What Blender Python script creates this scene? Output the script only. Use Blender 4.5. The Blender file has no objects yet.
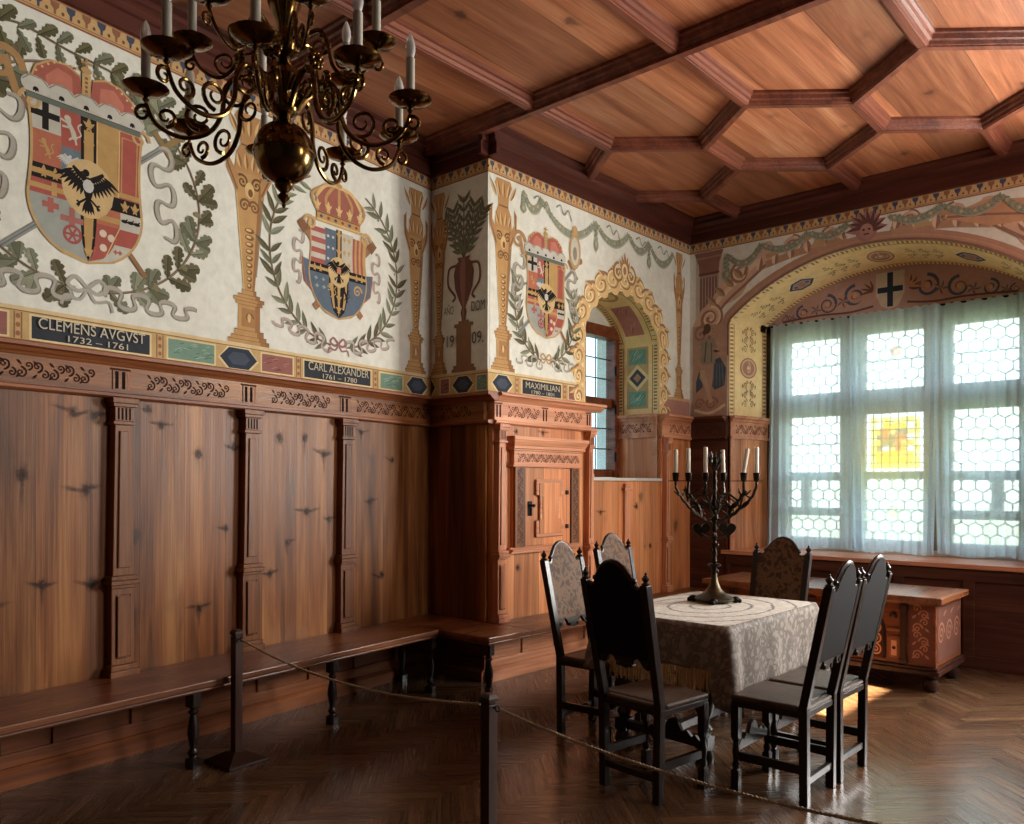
import bpy, bmesh, math, random
from math import pi, sin, cos, sqrt, atan2
from mathutils import Vector, Matrix

S = bpy.context.scene
COL = S.collection
R = random.Random(7)

# ------------------------------------------------------------------ camera, world, sun, exposure
F_PX, CX, CY, W_PX, H_PX = 823.9, 512.0, 485.36, 1024.0, 824.0
YAW, ROLL = 0.7295, 0.0028
cd = bpy.data.cameras.new('camera')
cam = bpy.data.objects.new('camera', cd)
COL.objects.link(cam)
cam.location = (0, 0, 1.55)
cd.sensor_width = 36.0
cd.lens = 36.0 * F_PX / W_PX
cd.shift_y = (CY - H_PX / 2) / W_PX
cd.clip_start = 0.05
_f = Vector((-sin(YAW), cos(YAW), 0)); _r0 = Vector((cos(YAW), sin(YAW), 0)); _u0 = Vector((0, 0, 1))
_r = _r0 * cos(ROLL) + _u0 * sin(ROLL); _u = _r.cross(_f)
cam.rotation_euler = Matrix((( _r.x, _u.x, -_f.x), (_r.y, _u.y, -_f.y), (_r.z, _u.z, -_f.z))).to_euler()
S.camera = cam

S.view_settings.view_transform = 'Standard'
S.view_settings.look = 'None'
S.view_settings.gamma = 1.0
S.view_settings.use_curve_mapping = False
S.view_settings.exposure = 0.3
S.cycles.diffuse_bounces = 2

WORLD_STRENGTH = 5.0
wd = bpy.data.worlds.new('sky'); S.world = wd
wd.use_nodes = True
nt = wd.node_tree; nt.nodes.clear()
wo = nt.nodes.new('ShaderNodeOutputWorld'); wb = nt.nodes.new('ShaderNodeBackground')
wt = nt.nodes.new('ShaderNodeTexCoord'); wx = nt.nodes.new('ShaderNodeSeparateXYZ'); wr = nt.nodes.new('ShaderNodeValToRGB')
wm = nt.nodes.new('ShaderNodeMapRange')
wm.inputs['From Min'].default_value = -1; wm.inputs['From Max'].default_value = 1
nt.links.new(wt.outputs['Generated'], wx.inputs[0]); nt.links.new(wx.outputs['Z'], wm.inputs['Value'])
nt.links.new(wm.outputs[0], wr.inputs[0]); nt.links.new(wr.outputs[0], wb.inputs[0]); nt.links.new(wb.outputs[0], wo.inputs[0])
e = wr.color_ramp.elements
e[0].position = 0.0; e[0].color = (0.22, 0.25, 0.16, 1)
e[1].position = 1.0; e[1].color = (0.62, 0.80, 1.0, 1)
for p, c in ((0.46, (0.36, 0.42, 0.27, 1)), (0.52, (0.80, 0.89, 0.94, 1)), (0.7, (0.72, 0.87, 1.0, 1))):
    q = e.new(p); q.color = c
wb.inputs['Strength'].default_value = WORLD_STRENGTH

SUN_DIR = Vector((-0.80, 0.10, -0.59)).normalized()          # way the sunlight travels
sl = bpy.data.lights.new('sun', 'SUN'); so = bpy.data.objects.new('sun', sl); COL.objects.link(so)
sl.energy = 125.0; sl.angle = 0.01; sl.color = (1.0, 0.86, 0.62)
so.rotation_euler = SUN_DIR.to_track_quat('-Z', 'Y').to_euler(); so.location = (8, 4, 8)

# room frame
XL, YB, XS, YW, TH = -5.1555, 4.7365, -4.4947, 7.8924, 0.1255
ZC = 4.385          # ceiling boards
XR, YR = 2.7, -2.6  # unseen right wall, unseen rear wall

def portal(loc, rot, sx, sy):
    l = bpy.data.lights.new('daylight_portal', 'AREA'); l.shape = 'RECTANGLE'; l.size = sx; l.size_y = sy
    l.cycles.is_portal = True
    o = bpy.data.objects.new('daylight_portal', l); COL.objects.link(o); o.location = loc; o.rotation_euler = rot
    return o
portal((-2.63, YW + 0.95, 2.1), (-pi / 2, 0, 0), 2.8, 2.7)     # big window, facing -Y
portal((-5.25, 6.64, 2.45), (0, -pi / 2, 0), 1.7, 1.4)         # small window, facing +X

# daylight of the second large window, further along the window wall, outside the picture
WIN3 = (-0.90, 1.10, 1.25, 3.45)
DAY = bpy.data.lights.new('daylight_and_fill', 'AREA'); DAY.shape = 'RECTANGLE'; DAY.size = WIN3[1] - WIN3[0]; DAY.size_y = WIN3[3] - WIN3[2]
DAY.energy = 500.0; DAY.color = (1.0, 0.97, 0.91)
day_o = bpy.data.objects.new('daylight_and_fill', DAY); COL.objects.link(day_o)
day_o.location = ((WIN3[0] + WIN3[1]) / 2, YW + 0.32, (WIN3[2] + WIN3[3]) / 2); day_o.rotation_euler = (-pi / 2, 0, 0)

# fill lamp added at the unseen right-hand window to brighten the end wall
WIN4 = (4.95, 6.02, 2.55, 4.0)
FILL = bpy.data.lights.new('daylight_and_fill', 'AREA'); FILL.shape = 'RECTANGLE'; FILL.size = WIN4[3] - WIN4[2]; FILL.size_y = WIN4[1] - WIN4[0]
FILL.energy = 115.0; FILL.color = (1.0, 0.97, 0.92)
fill_o = bpy.data.objects.new('daylight_and_fill', FILL); COL.objects.link(fill_o)
fill_o.location = (XR + 0.2, (WIN4[0] + WIN4[1]) / 2, (WIN4[2] + WIN4[3]) / 2); fill_o.rotation_euler = (0, pi / 2, 0)

# ------------------------------------------------------------------ colour helpers and materials
def lin(c):
    r = []
    for v in c[:3]:
        v = v / 255.0
        r.append(v / 12.92 if v <= 0.04045 else ((v + 0.055) / 1.055) ** 2.4)
    return (r[0], r[1], r[2], 1.0)

def newmat(name):
    m = bpy.data.materials.new(name); m.use_nodes = True
    t = m.node_tree; b = t.nodes['Principled BSDF']
    return m, t, b
def node(t, kind, **kw):
    n = t.nodes.new(kind)
    for k, v in kw.items():
        if hasattr(n, k): setattr(n, k, v)
        else: n.inputs[k].default_value = v
    return n
def mix(t, a, b, fac, mode='MIX'):
    n = t.nodes.new('ShaderNodeMix'); n.data_type = 'RGBA'; n.blend_type = mode
    for s, v in ((n.inputs[6], a), (n.inputs[7], b), (n.inputs[0], fac)):
        if hasattr(v, 'is_output'): t.links.new(v, s)
        elif isinstance(v, (int, float)): s.default_value = v
        else: s.default_value = v
    return n.outputs[2]
def ramp(t, src, stops, interp='LINEAR'):
    n = t.nodes.new('ShaderNodeValToRGB'); n.color_ramp.interpolation = interp
    el = n.color_ramp.elements
    el[0].position, el[0].color = stops[0][0], stops[0][1]
    el[1].position, el[1].color = stops[-1][0], stops[-1][1]
    for p, c in stops[1:-1]:
        q = el.new(p); q.color = c
    t.links.new(src, n.inputs[0]); return n.outputs[0]
def math_(t, op, a, b=None):
    n = t.nodes.new('ShaderNodeMath'); n.operation = op
    for i, v in enumerate((a, b)):
        if v is None: continue
        if hasattr(v, 'is_output'): t.links.new(v, n.inputs[i])
        else: n.inputs[i].default_value = v
    return n.outputs[0]
G = lambda v: (v, v, v, 1)

def wood(name, dark, mid, light, axis='z', rough=0.45, plank=0.0, knots=0.0, scale=1.0, attr=False, bump=0.15, offset=0.0, coat=0.0, spec=0.3):
    m, t, b = newmat(name)
    tc = node(t, 'ShaderNodeTexCoord'); mp = node(t, 'ShaderNodeMapping')
    src = tc.outputs['UV'] if attr else tc.outputs['Object']
    t.links.new(src, mp.inputs[0])
    ai = 'xyz'.index(axis)
    sc = [7.0 * scale] * 3; sc[ai] = 0.55 * scale
    mp.inputs['Scale'].default_value = sc
    mp.inputs['Location'].default_value = (offset, offset * 1.3, offset * 0.7)
    sep = node(t, 'ShaderNodeSeparateXYZ'); t.links.new(src, sep.inputs[0])
    vec = mp.outputs[0]
    pl = None
    if plank:
        # plank index across the grain: x and y stacked so that any wall face gets boards
        ca = [i for i in range(3) if i != ai]
        a0 = math_(t, 'ADD', sep.outputs[ca[0]], math_(t, 'MULTIPLY', sep.outputs[ca[1]], 1.0))
        fl_ = math_(t, 'FLOOR', math_(t, 'DIVIDE', a0, plank))
        wn = node(t, 'ShaderNodeTexWhiteNoise'); wn.noise_dimensions = '1D'; t.links.new(fl_, wn.inputs['W'])
        pl = wn.outputs['Value']
        fr = math_(t, 'FRACT', math_(t, 'DIVIDE', a0, plank))
        edge = math_(t, 'LESS_THAN', fr, 0.012 / plank * 0.28)
        va = t.nodes.new('ShaderNodeVectorMath'); va.operation = 'ADD'
        t.links.new(mp.outputs[0], va.inputs[0]); t.links.new(math_(t, 'MULTIPLY', pl, 17.0), va.inputs[1]); vec = va.outputs[0]
    n1 = node(t, 'ShaderNodeTexNoise', Scale=1.0, Detail=5.0, Roughness=0.55, Distortion=0.8); t.links.new(vec, n1.inputs['Vector'])
    c = ramp(t, n1.outputs['Fac'], [(0.28, lin(dark)), (0.5, lin(mid)), (0.72, lin(light))])
    mp2 = node(t, 'ShaderNodeMapping'); s2 = [70.0 * scale] * 3; s2[ai] = 1.6 * scale; mp2.inputs['Scale'].default_value = s2
    t.links.new(src, mp2.inputs[0])
    n2 = node(t, 'ShaderNodeTexNoise', Scale=1.0, Detail=3.0, Roughness=0.6); t.links.new(mp2.outputs[0], n2.inputs['Vector'])
    c = mix(t, c, ramp(t, n2.outputs['Fac'], [(0.3, G(0.62)), (0.7, G(1.12))]), 0.8, 'MULTIPLY')
    if knots:
        mk = node(t, 'ShaderNodeMapping'); sk = [2.6 * scale] * 3; sk[ai] = 1.7 * scale; mk.inputs['Scale'].default_value = sk
        mk.inputs['Location'].default_value = (offset * 3.1, 0.37 + offset, 0.71)
        nd = node(t, 'ShaderNodeTexNoise', Scale=6.0, Detail=2.0); t.links.new(src, nd.inputs['Vector'])
        ad = t.nodes.new('ShaderNodeVectorMath'); ad.operation = 'MULTIPLY_ADD'
        t.links.new(nd.outputs['Color'], ad.inputs[0]); ad.inputs[1].default_value = (0.34, 0.34, 0.34)
        t.links.new(src, mk.inputs[0]); t.links.new(mk.outputs[0], ad.inputs[2])
        vo = node(t, 'ShaderNodeTexVoronoi', Scale=1.0, Randomness=1.0); t.links.new(ad.outputs[0], vo.inputs['Vector'])
        k = ramp(t, vo.outputs['Distance'], [(0.035, G(1)), (0.075, G(0.8)), (0.11, G(0.25)), (0.2, G(0))])
        c = mix(t, c, lin((54, 27, 14)), math_(t, 'MULTIPLY', k, knots))
    if pl is not None:
        c = mix(t, c, ramp(t, pl, [(0.0, G(0.68)), (1.0, G(1.18))]), 1.0, 'MULTIPLY')
        c = mix(t, c, lin((40, 20, 14)), math_(t, 'MULTIPLY', edge, 0.8))
    if attr:
        ca_ = node(t, 'ShaderNodeVertexColor', layer_name='Col')
        c = mix(t, c, ca_.outputs['Color'], 1.0, 'MULTIPLY')
    t.links.new(c, b.inputs['Base Color'])
    rr = ramp(t, n2.outputs['Fac'], [(0.2, G(max(0.05, rough - 0.08))), (0.8, G(min(1, rough + 0.1)))])
    t.links.new(rr, b.inputs['Roughness'])
    b.inputs['Specular IOR Level'].default_value = spec; b.inputs['Coat Weight'].default_value = coat; b.inputs['Coat Roughness'].default_value = 0.2
    bp = node(t, 'ShaderNodeBump', Strength=bump, Distance=0.01); t.links.new(n2.outputs['Fac'], bp.inputs['Height']); t.links.new(bp.outputs[0], b.inputs['Normal'])
    return m

def plain(name, col, rough=0.5, metal=0.0, noise=0.0, nscale=8.0, bump=0.0, spec=0.5):
    m, t, b = newmat(name)
    b.inputs['Base Color'].default_value = lin(col); b.inputs['Roughness'].default_value = rough; b.inputs['Metallic'].default_value = metal
    b.inputs['Specular IOR Level'].default_value = spec
    if noise or bump:
        tc = node(t, 'ShaderNodeTexCoord'); n = node(t, 'ShaderNodeTexNoise', Scale=nscale, Detail=5.0, Roughness=0.6)
        t.links.new(tc.outputs['Object'], n.inputs['Vector'])
        c = mix(t, lin(col), ramp(t, n.outputs['Fac'], [(0.3, G(1 - noise)), (0.7, G(1 + noise * 0.5))]), 1.0, 'MULTIPLY')
        t.links.new(c, b.inputs['Base Color'])
        if bump:
            bp = node(t, 'ShaderNodeBump', Strength=bump, Distance=0.01); t.links.new(n.outputs['Fac'], bp.inputs['Height']); t.links.new(bp.outputs[0], b.inputs['Normal'])
    return m

def fresco(name):
    m, t, b = newmat(name)
    ca = node(t, 'ShaderNodeVertexColor', layer_name='Col')
    tc = node(t, 'ShaderNodeTexCoord')
    n = node(t, 'ShaderNodeTexNoise', Scale=14.0, Detail=6.0, Roughness=0.65); t.links.new(tc.outputs['Object'], n.inputs['Vector'])
    n3 = node(t, 'ShaderNodeTexNoise', Scale=1.3, Detail=4.0, Roughness=0.6); t.links.new(tc.outputs['Object'], n3.inputs['Vector'])
    hs = node(t, 'ShaderNodeHueSaturation', Saturation=0.84, Value=1.04); t.links.new(ca.outputs['Color'], hs.inputs['Color'])
    c = mix(t, hs.outputs[0], ramp(t, n.outputs['Fac'], [(0.3, G(0.88)), (0.7, G(1.06))]), 1.0, 'MULTIPLY')
    c = mix(t, c, ramp(t, n3.outputs['Fac'], [(0.3, (0.88, 0.86, 0.82, 1)), (0.7, G(1.04))]), 1.0, 'MULTIPLY')
    t.links.new(c, b.inputs['Base Color']); b.inputs['Roughness'].default_value = 0.9; b.inputs['Specular IOR Level'].default_value = 0.15
    return m

PINE = ((80, 43, 20), (142, 86, 44), (186, 128, 74))
M = {}
M['pine_v'] = wood('pine_boards_vertical', *PINE, axis='z', rough=0.4, plank=0.29, knots=0.85)
M['pine_h'] = wood('pine_boards_lengthwise', *PINE, axis='y', rough=0.4, knots=0.4, offset=2.0)
M['pine_trim'] = wood('pine_trim', (112, 60, 34), (154, 90, 54), (180, 114, 70), axis='y', rough=0.4, offset=4.0)
M['pine_post'] = wood('pine_pilaster', (92, 54, 32), (128, 80, 48), (152, 100, 64), axis='z', rough=0.42, offset=6.0)
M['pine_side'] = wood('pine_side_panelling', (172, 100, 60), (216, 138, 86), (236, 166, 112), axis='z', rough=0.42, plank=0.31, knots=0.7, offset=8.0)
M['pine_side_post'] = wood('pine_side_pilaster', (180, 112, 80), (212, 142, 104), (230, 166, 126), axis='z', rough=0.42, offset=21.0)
M['pine_shaded'] = wood('shaded_pine_panelling', (62, 34, 24), (88, 50, 36), (108, 66, 48), axis='y', rough=0.42, offset=22.0, knots=0.4)  # same pine, with the end wall's shade put into a darker colour
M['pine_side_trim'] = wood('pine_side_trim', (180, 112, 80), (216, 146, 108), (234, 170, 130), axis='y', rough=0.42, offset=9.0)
M['ceil_board'] = wood('ceiling_boards', (138, 76, 50), (182, 114, 78), (208, 146, 108), axis='y', rough=0.42, knots=0.75, plank=0.6, offset=11.0)
M['ceil_trim'] = wood('ceiling_battens', (88, 44, 32), (122, 66, 48), (146, 86, 64), axis='y', rough=0.38, offset=12.0)
M['cornice'] = wood('cornice_wood', (56, 24, 18), (80, 38, 28), (98, 50, 38), axis='y', rough=0.4, offset=13.0)
M['bench'] = wood('bench_wood', (84, 46, 28), (122, 72, 42), (150, 94, 58), axis='y', rough=0.3, offset=14.0, coat=0.2)
M['floor'] = wood('parquet', (70, 48, 33), (94, 67, 46), (114, 85, 60), axis='x', rough=0.27, attr=True, bump=0.008, coat=0.6)
M['dark_wood'] = wood('dark_turned_wood', (20, 11, 8), (30, 17, 12), (42, 25, 18), axis='z', rough=0.36, offset=15.0, scale=2.0, coat=0.3)
M['chest_wood'] = wood('chest_wood', (84, 42, 24), (122, 64, 36), (150, 88, 52), axis='x', rough=0.35, offset=16.0, scale=2.0)
M['chest_dark'] = wood('chest_dark_strips', (42, 22, 16), (60, 32, 22), (78, 44, 30), axis='z', rough=0.35, offset=17.0, scale=2.0)
M['post_wood'] = wood('barrier_post_wood', (36, 20, 15), (56, 32, 23), (74, 44, 32), axis='z', rough=0.4, offset=18.0, scale=2.0)
M['win_frame'] = wood('window_frame_wood', (128, 116, 98), (158, 146, 124), (180, 168, 146), axis='z', rough=0.5, offset=19.0)
M['fresco'] = fresco('painted_plaster')
M['carve'] = plain('carved_recess', (38, 20, 14), 0.8)
M['brass'] = plain('aged_brass', (112, 86, 48), 0.18, 1.0, noise=0.25, nscale=30)
M['bronze'] = plain('dark_bronze', (62, 54, 46), 0.34, 1.0, noise=0.4, nscale=40, bump=0.3)
M['bronze_base'] = plain('worn_bronze', (84, 74, 56), 0.42, 1.0, noise=0.4, nscale=25, bump=0.3)
M['iron'] = plain('black_iron', (26, 24, 24), 0.5, 0.8)
M['wax'] = plain('candle_wax', (226, 218, 200), 0.55, 0.0, noise=0.1, nscale=30)
M['sleeve'] = plain('candle_sleeve', (176, 172, 158), 0.5)
M['rope'] = plain('barrier_rope', (150, 128, 100), 0.8, 0.0, noise=0.4, nscale=120)
M['white_sill'] = plain('pale_stone_sill', (206, 204, 200), 0.5, noise=0.08, nscale=20)
M['glass_dim'] = None
M['lead'] = plain('lead_cames', (70, 74, 76), 0.6, 0.3)
M['black_plastic'] = plain('black_plastic', (22, 22, 26), 0.4)
M['white_plastic'] = plain('white_plastic', (215, 215, 210), 0.4)
M['fringe'] = plain('gold_fringe', (206, 172, 116), 0.7, noise=0.3, nscale=60)
M['out_wall'] = plain('unlit_plaster', (58, 46, 38), 0.9, noise=0.15, nscale=2)

def glassy(name, col, gl=0.05):
    m, t, b = newmat(name); t.nodes.remove(b); out = t.nodes['Material Output']
    tr = node(t, 'ShaderNodeBsdfTransparent'); tr.inputs[0].default_value = col
    g = node(t, 'ShaderNodeBsdfGlossy', Roughness=0.05)
    mx = t.nodes.new('ShaderNodeMixShader'); mx.inputs[0].default_value = gl
    t.links.new(tr.outputs[0], mx.inputs[1]); t.links.new(g.outputs[0], mx.inputs[2]); t.links.new(mx.outputs[0], out.inputs[0])
    return m, t, tr
M['glass'], _t, _tr = glassy('window_glass', (0.93, 0.97, 0.93, 1))
_n = node(_t, 'ShaderNodeTexNoise', Scale=5.0, Detail=3.0); _tc = node(_t, 'ShaderNodeTexCoord'); _t.links.new(_tc.outputs['Object'], _n.inputs['Vector'])
_t.links.new(ramp(_t, _n.outputs['Fac'], [(0.3, (0.86, 0.93, 0.84, 1)), (0.7, (0.97, 0.99, 0.98, 1))]), _tr.inputs[0])
M['glass_dim'], _t2, _tr2 = glassy('small_window_glass', (0.58, 0.68, 0.74, 1), 0.08)
M['stained'], _t, _tr = glassy('stained_glass', (1, 1, 1, 1))
_v = node(_t, 'ShaderNodeVertexColor', layer_name='Col'); _t.links.new(_v.outputs['Color'], _tr.inputs[0])

def frosted():
    m, t, b = newmat('frosted_bulb'); b.inputs['Base Color'].default_value = (0.8, 0.8, 0.78, 1); b.inputs['Roughness'].default_value = 0.35
    b.inputs['Transmission Weight'].default_value = 0.6
    return m
M['bulb'] = frosted()

def voile():
    m, t, b = newmat('sheer_curtain'); t.nodes.remove(b); out = t.nodes['Material Output']
    tr = node(t, 'ShaderNodeBsdfTransparent'); tr.inputs[0].default_value = (0.97, 0.98, 1.0, 1)
    tl = node(t, 'ShaderNodeBsdfTranslucent'); tl.inputs[0].default_value = (0.80, 0.91, 1.0, 1)
    df = node(t, 'ShaderNodeBsdfDiffuse'); df.inputs[0].default_value = (0.76, 0.86, 0.96, 1)
    m1 = t.nodes.new('ShaderNodeMixShader'); m1.inputs[0].default_value = 0.25
    t.links.new(tl.outputs[0], m1.inputs[1]); t.links.new(df.outputs[0], m1.inputs[2])
    tc = node(t, 'ShaderNodeTexCoord'); n = node(t, 'ShaderNodeTexNoise', Scale=60.0, Detail=2.0); t.links.new(tc.outputs['Object'], n.inputs['Vector'])
    fac = ramp(t, n.outputs['Fac'], [(0.3, G(0.66)), (0.7, G(0.76))])
    m2 = t.nodes.new('ShaderNodeMixShader'); t.links.new(fac, m2.inputs[0])
    t.links.new(tr.outputs[0], m2.inputs[1]); t.links.new(m1.outputs[0], m2.inputs[2]); t.links.new(m2.outputs[0], out.inputs[0])
    return m
M['voile'] = voile()

def damask(name, c0, c1, scale, rings=False, rough=0.7):
    m, t, b = newmat(name)
    tc = node(t, 'ShaderNodeTexCoord')
    n = node(t, 'ShaderNodeTexNoise', Scale=scale, Detail=3.0, Distortion=2.4); t.links.new(tc.outputs['Object'], n.inputs['Vector'])
    v = node(t, 'ShaderNodeTexVoronoi', Scale=scale * 1.3); v.feature = 'SMOOTH_F1'; t.links.new(tc.outputs['Object'], v.inputs['Vector'])
    f = math_(t, 'ADD', math_(t, 'MULTIPLY', n.outputs['Fac'], 0.6), math_(t, 'MULTIPLY', v.outputs['Distance'], 0.5))
    c = ramp(t, f, [(0.44, lin(c0)), (0.5, lin(c1)), (0.6, lin(c1)), (0.66, lin(c0))])
    if rings:
        sp = node(t, 'ShaderNodeSeparateXYZ'); t.links.new(tc.outputs['Object'], sp.inputs[0])
        r = math_(t, 'SQRT', math_(t, 'ADD', math_(t, 'POWER', math_(t, 'MULTIPLY', sp.outputs[0], 1.35), 2.0), math_(t, 'POWER', sp.outputs[1], 2.0)))
        r = math_(t, 'ADD', r, math_(t, 'MULTIPLY', n.outputs['Fac'], 0.06))
        w = math_(t, 'FRACT', math_(t, 'MULTIPLY', r, 6.0))
        k = ramp(t, w, [(0.0, G(0)), (0.05, G(1)), (0.13, G(1)), (0.18, G(0))])
        c = mix(t, mix(t, c, lin(c0), 0.45), lin((66, 58, 52)), math_(t, 'MULTIPLY', k, 0.75))
    w2 = node(t, 'ShaderNodeTexNoise', Scale=220.0, Detail=1.0); t.links.new(tc.outputs['Object'], w2.inputs['Vector'])
    t.links.new(c, b.inputs['Base Color']); b.inputs['Roughness'].default_value = rough; b.inputs['Specular IOR Level'].default_value = 0.22
    bp = node(t, 'ShaderNodeBump', Strength=0.25, Distance=0.004); t.links.new(w2.outputs['Fac'], bp.inputs['Height']); t.links.new(bp.outputs[0], b.inputs['Normal'])
    return m
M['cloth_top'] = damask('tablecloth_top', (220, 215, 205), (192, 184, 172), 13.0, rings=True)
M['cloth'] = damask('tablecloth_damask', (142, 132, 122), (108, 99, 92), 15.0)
M['leather'] = damask('chair_back_leather', (72, 49, 36), (108, 80, 56), 15.0, rough=0.6)
M['back_shade_leather'] = plain('shaded_back_leather', (17, 14, 16), 0.75, noise=0.2, nscale=20, spec=0.12)  # shade of the backlit chair backs put into the colour
M['seat_leather'] = damask('chair_seat_leather', (64, 50, 42), (80, 64, 52), 9.0, rough=0.36)

# ------------------------------------------------------------------ mesh builder
class MB:
    def __init__(s):
        s.bm = bmesh.new(); s.cl = s.bm.loops.layers.float_color.new('Col'); s.c = (1, 1, 1, 1)
    def face(s, vs):
        try: f = s.bm.faces.new(vs)
        except ValueError: return None
        for l in f.loops: l[s.cl] = s.c
        return f
    def poly(s, pts): return s.face([s.bm.verts.new(p) for p in pts])
    def box(s, x0, x1, y0, y1, z0, z1):
        v = [s.bm.verts.new((x, y, z)) for z in (z0, z1) for x, y in ((x0, y0), (x1, y0), (x1, y1), (x0, y1))]
        for q in ((3, 2, 1, 0), (4, 5, 6, 7), (0, 1, 5, 4), (1, 2, 6, 5), (2, 3, 7, 6), (3, 0, 4, 7)): s.face([v[i] for i in q])
        return s
    def hexa(s, a, b):
        """a, b: two quads (4 points each), joined"""
        v = [s.bm.verts.new(p) for p in list(a) + list(b)]
        n = len(a)
        s.face(v[:n][::-1]); s.face(v[n:])
        for i in range(n): s.face([v[i], v[(i + 1) % n], v[n + (i + 1) % n], v[n + i]])
        return s
    def prism(s, pts, d, fn):
        """2-D outline extruded d0..d1 through fn(u,v,d) -> point"""
        return s.hexa([fn(u, v, d[0]) for u, v in pts], [fn(u, v, d[1]) for u, v in pts])
    def lathe(s, prof, c=(0, 0, 0), n=16, mat=None, ang=0.0, sq=False):
        """rings (r, z); sq -> 4-sided ring squares allowed when r given as ('s', half)"""
        rings = []
        for p in prof:
            r, z = p[0], p[1]
            ring = []
            for i in range(n):
                a = ang + 2 * pi * i / n
                k = 1.0
                if len(p) > 2:       # square section
                    k = 1.0 / max(abs(cos(a)), abs(sin(a)))
                q = Vector((r * k * cos(a), r * k * sin(a), z))
                if mat is not None: q = mat @ q
                ring.append(s.bm.verts.new(q + Vector(c)))
            rings.append(ring)
        for a, b in zip(rings, rings[1:]):
            for i in range(n): s.face([a[i], a[(i + 1) % n], b[(i + 1) % n], b[i]])
        s.face(rings[0][::-1]); s.face(rings[-1])
        return s
    def tube(s, pts, r, n=8, closed=False):
        P = [Vector(p) for p in pts]; k = len(P)
        rs = r if isinstance(r, (list, tuple)) else [r] * k
        rings = []; up = None
        for i in range(k):
            a = P[(i - 1) % k] if (closed or i > 0) else P[i]; b = P[(i + 1) % k] if (closed or i < k - 1) else P[i]
            t = (b - a).normalized()
            if up is None:
                up = Vector((0, 0, 1)) if abs(t.z) < 0.9 else Vector((1, 0, 0))
            x = up - t * up.dot(t)
            if x.length < 1e-5: x = t.orthogonal()
            x.normalize(); up = x; y = t.cross(x)
            rings.append([s.bm.verts.new(P[i] + (x * cos(2 * pi * j / n) + y * sin(2 * pi * j / n)) * rs[i]) for j in range(n)])
        for i in range(k if closed else k - 1):
            a, b = rings[i], rings[(i + 1) % k]
            for j in range(n): s.face([a[j], a[(j + 1) % n], b[(j + 1) % n], b[j]])
        if not closed: s.face(rings[0][::-1]); s.face(rings[-1])
        return s
    def ball(s, c, r, n=10, sx=1, sy=1, sz=1):
        prof = [(max(1e-4, sin(pi * i / n)) * r, -cos(pi * i / n) * r) for i in range(n + 1)]
        return s.lathe(prof, c, max(8, n), Matrix.Diagonal((sx, sy, sz)))
    def build(s, name, mat, parent=None, smooth=False, bevel=0.0, loc=None, rot=None, recalc=True):
        if recalc: bmesh.ops.recalc_face_normals(s.bm, faces=s.bm.faces[:])
        me = bpy.data.meshes.new(name); s.bm.to_mesh(me); s.bm.free()
        mats = mat if isinstance(mat, list) else [mat]
        for q in mats: me.materials.append(M[q])
        o = bpy.data.objects.new(name, me); COL.objects.link(o)
        if smooth:
            me.polygons.foreach_set('use_smooth', [True] * len(me.polygons)); me.set_sharp_from_angle(angle=0.7)
        if bevel:
            b = o.modifiers.new('bevel', 'BEVEL'); b.width = bevel; b.segments = 2; b.limit_method = 'ANGLE'; b.angle_limit = 0.7
        if parent: o.parent = parent
        if loc: o.location = loc
        if rot: o.rotation_euler = rot
        return o

def tag(o, label=None, cat=None, group=None, kind=None):
    if label: o['label'] = label
    if cat: o['category'] = cat
    if group: o['group'] = group
    if kind: o['kind'] = kind
    return o
def thing(name, label, cat, loc=(0, 0, 0), rz=0.0, group=None, kind=None):
    o = bpy.data.objects.new(name, None); COL.objects.link(o); o.empty_display_size = 0.1
    o.location = loc; o.rotation_euler = (0, 0, rz)
    return tag(o, label, cat, group, kind)
def dup(o, parent=None):
    c = o.copy(); COL.objects.link(c); c.parent = parent
    for ch in [x for x in bpy.data.objects if x.parent == o]: dup(ch, c)
    return c
def text(name, body, mat, parent, y, z, width, height, x=0.012):
    cu = bpy.data.curves.new(name, 'FONT'); cu.body = body; cu.align_x = 'CENTER'; cu.align_y = 'CENTER'; cu.size = 1.0; cu.extrude = 0.0
    o = bpy.data.objects.new(name, cu); COL.objects.link(o); cu.materials.append(M[mat])
    bpy.context.view_layer.update()
    d = o.dimensions
    o.scale = (width / d.x, height / d.y, 1.0); o.rotation_euler = (pi / 2, 0, pi / 2); o.location = (x, y, z); o.parent = parent
    return o

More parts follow.
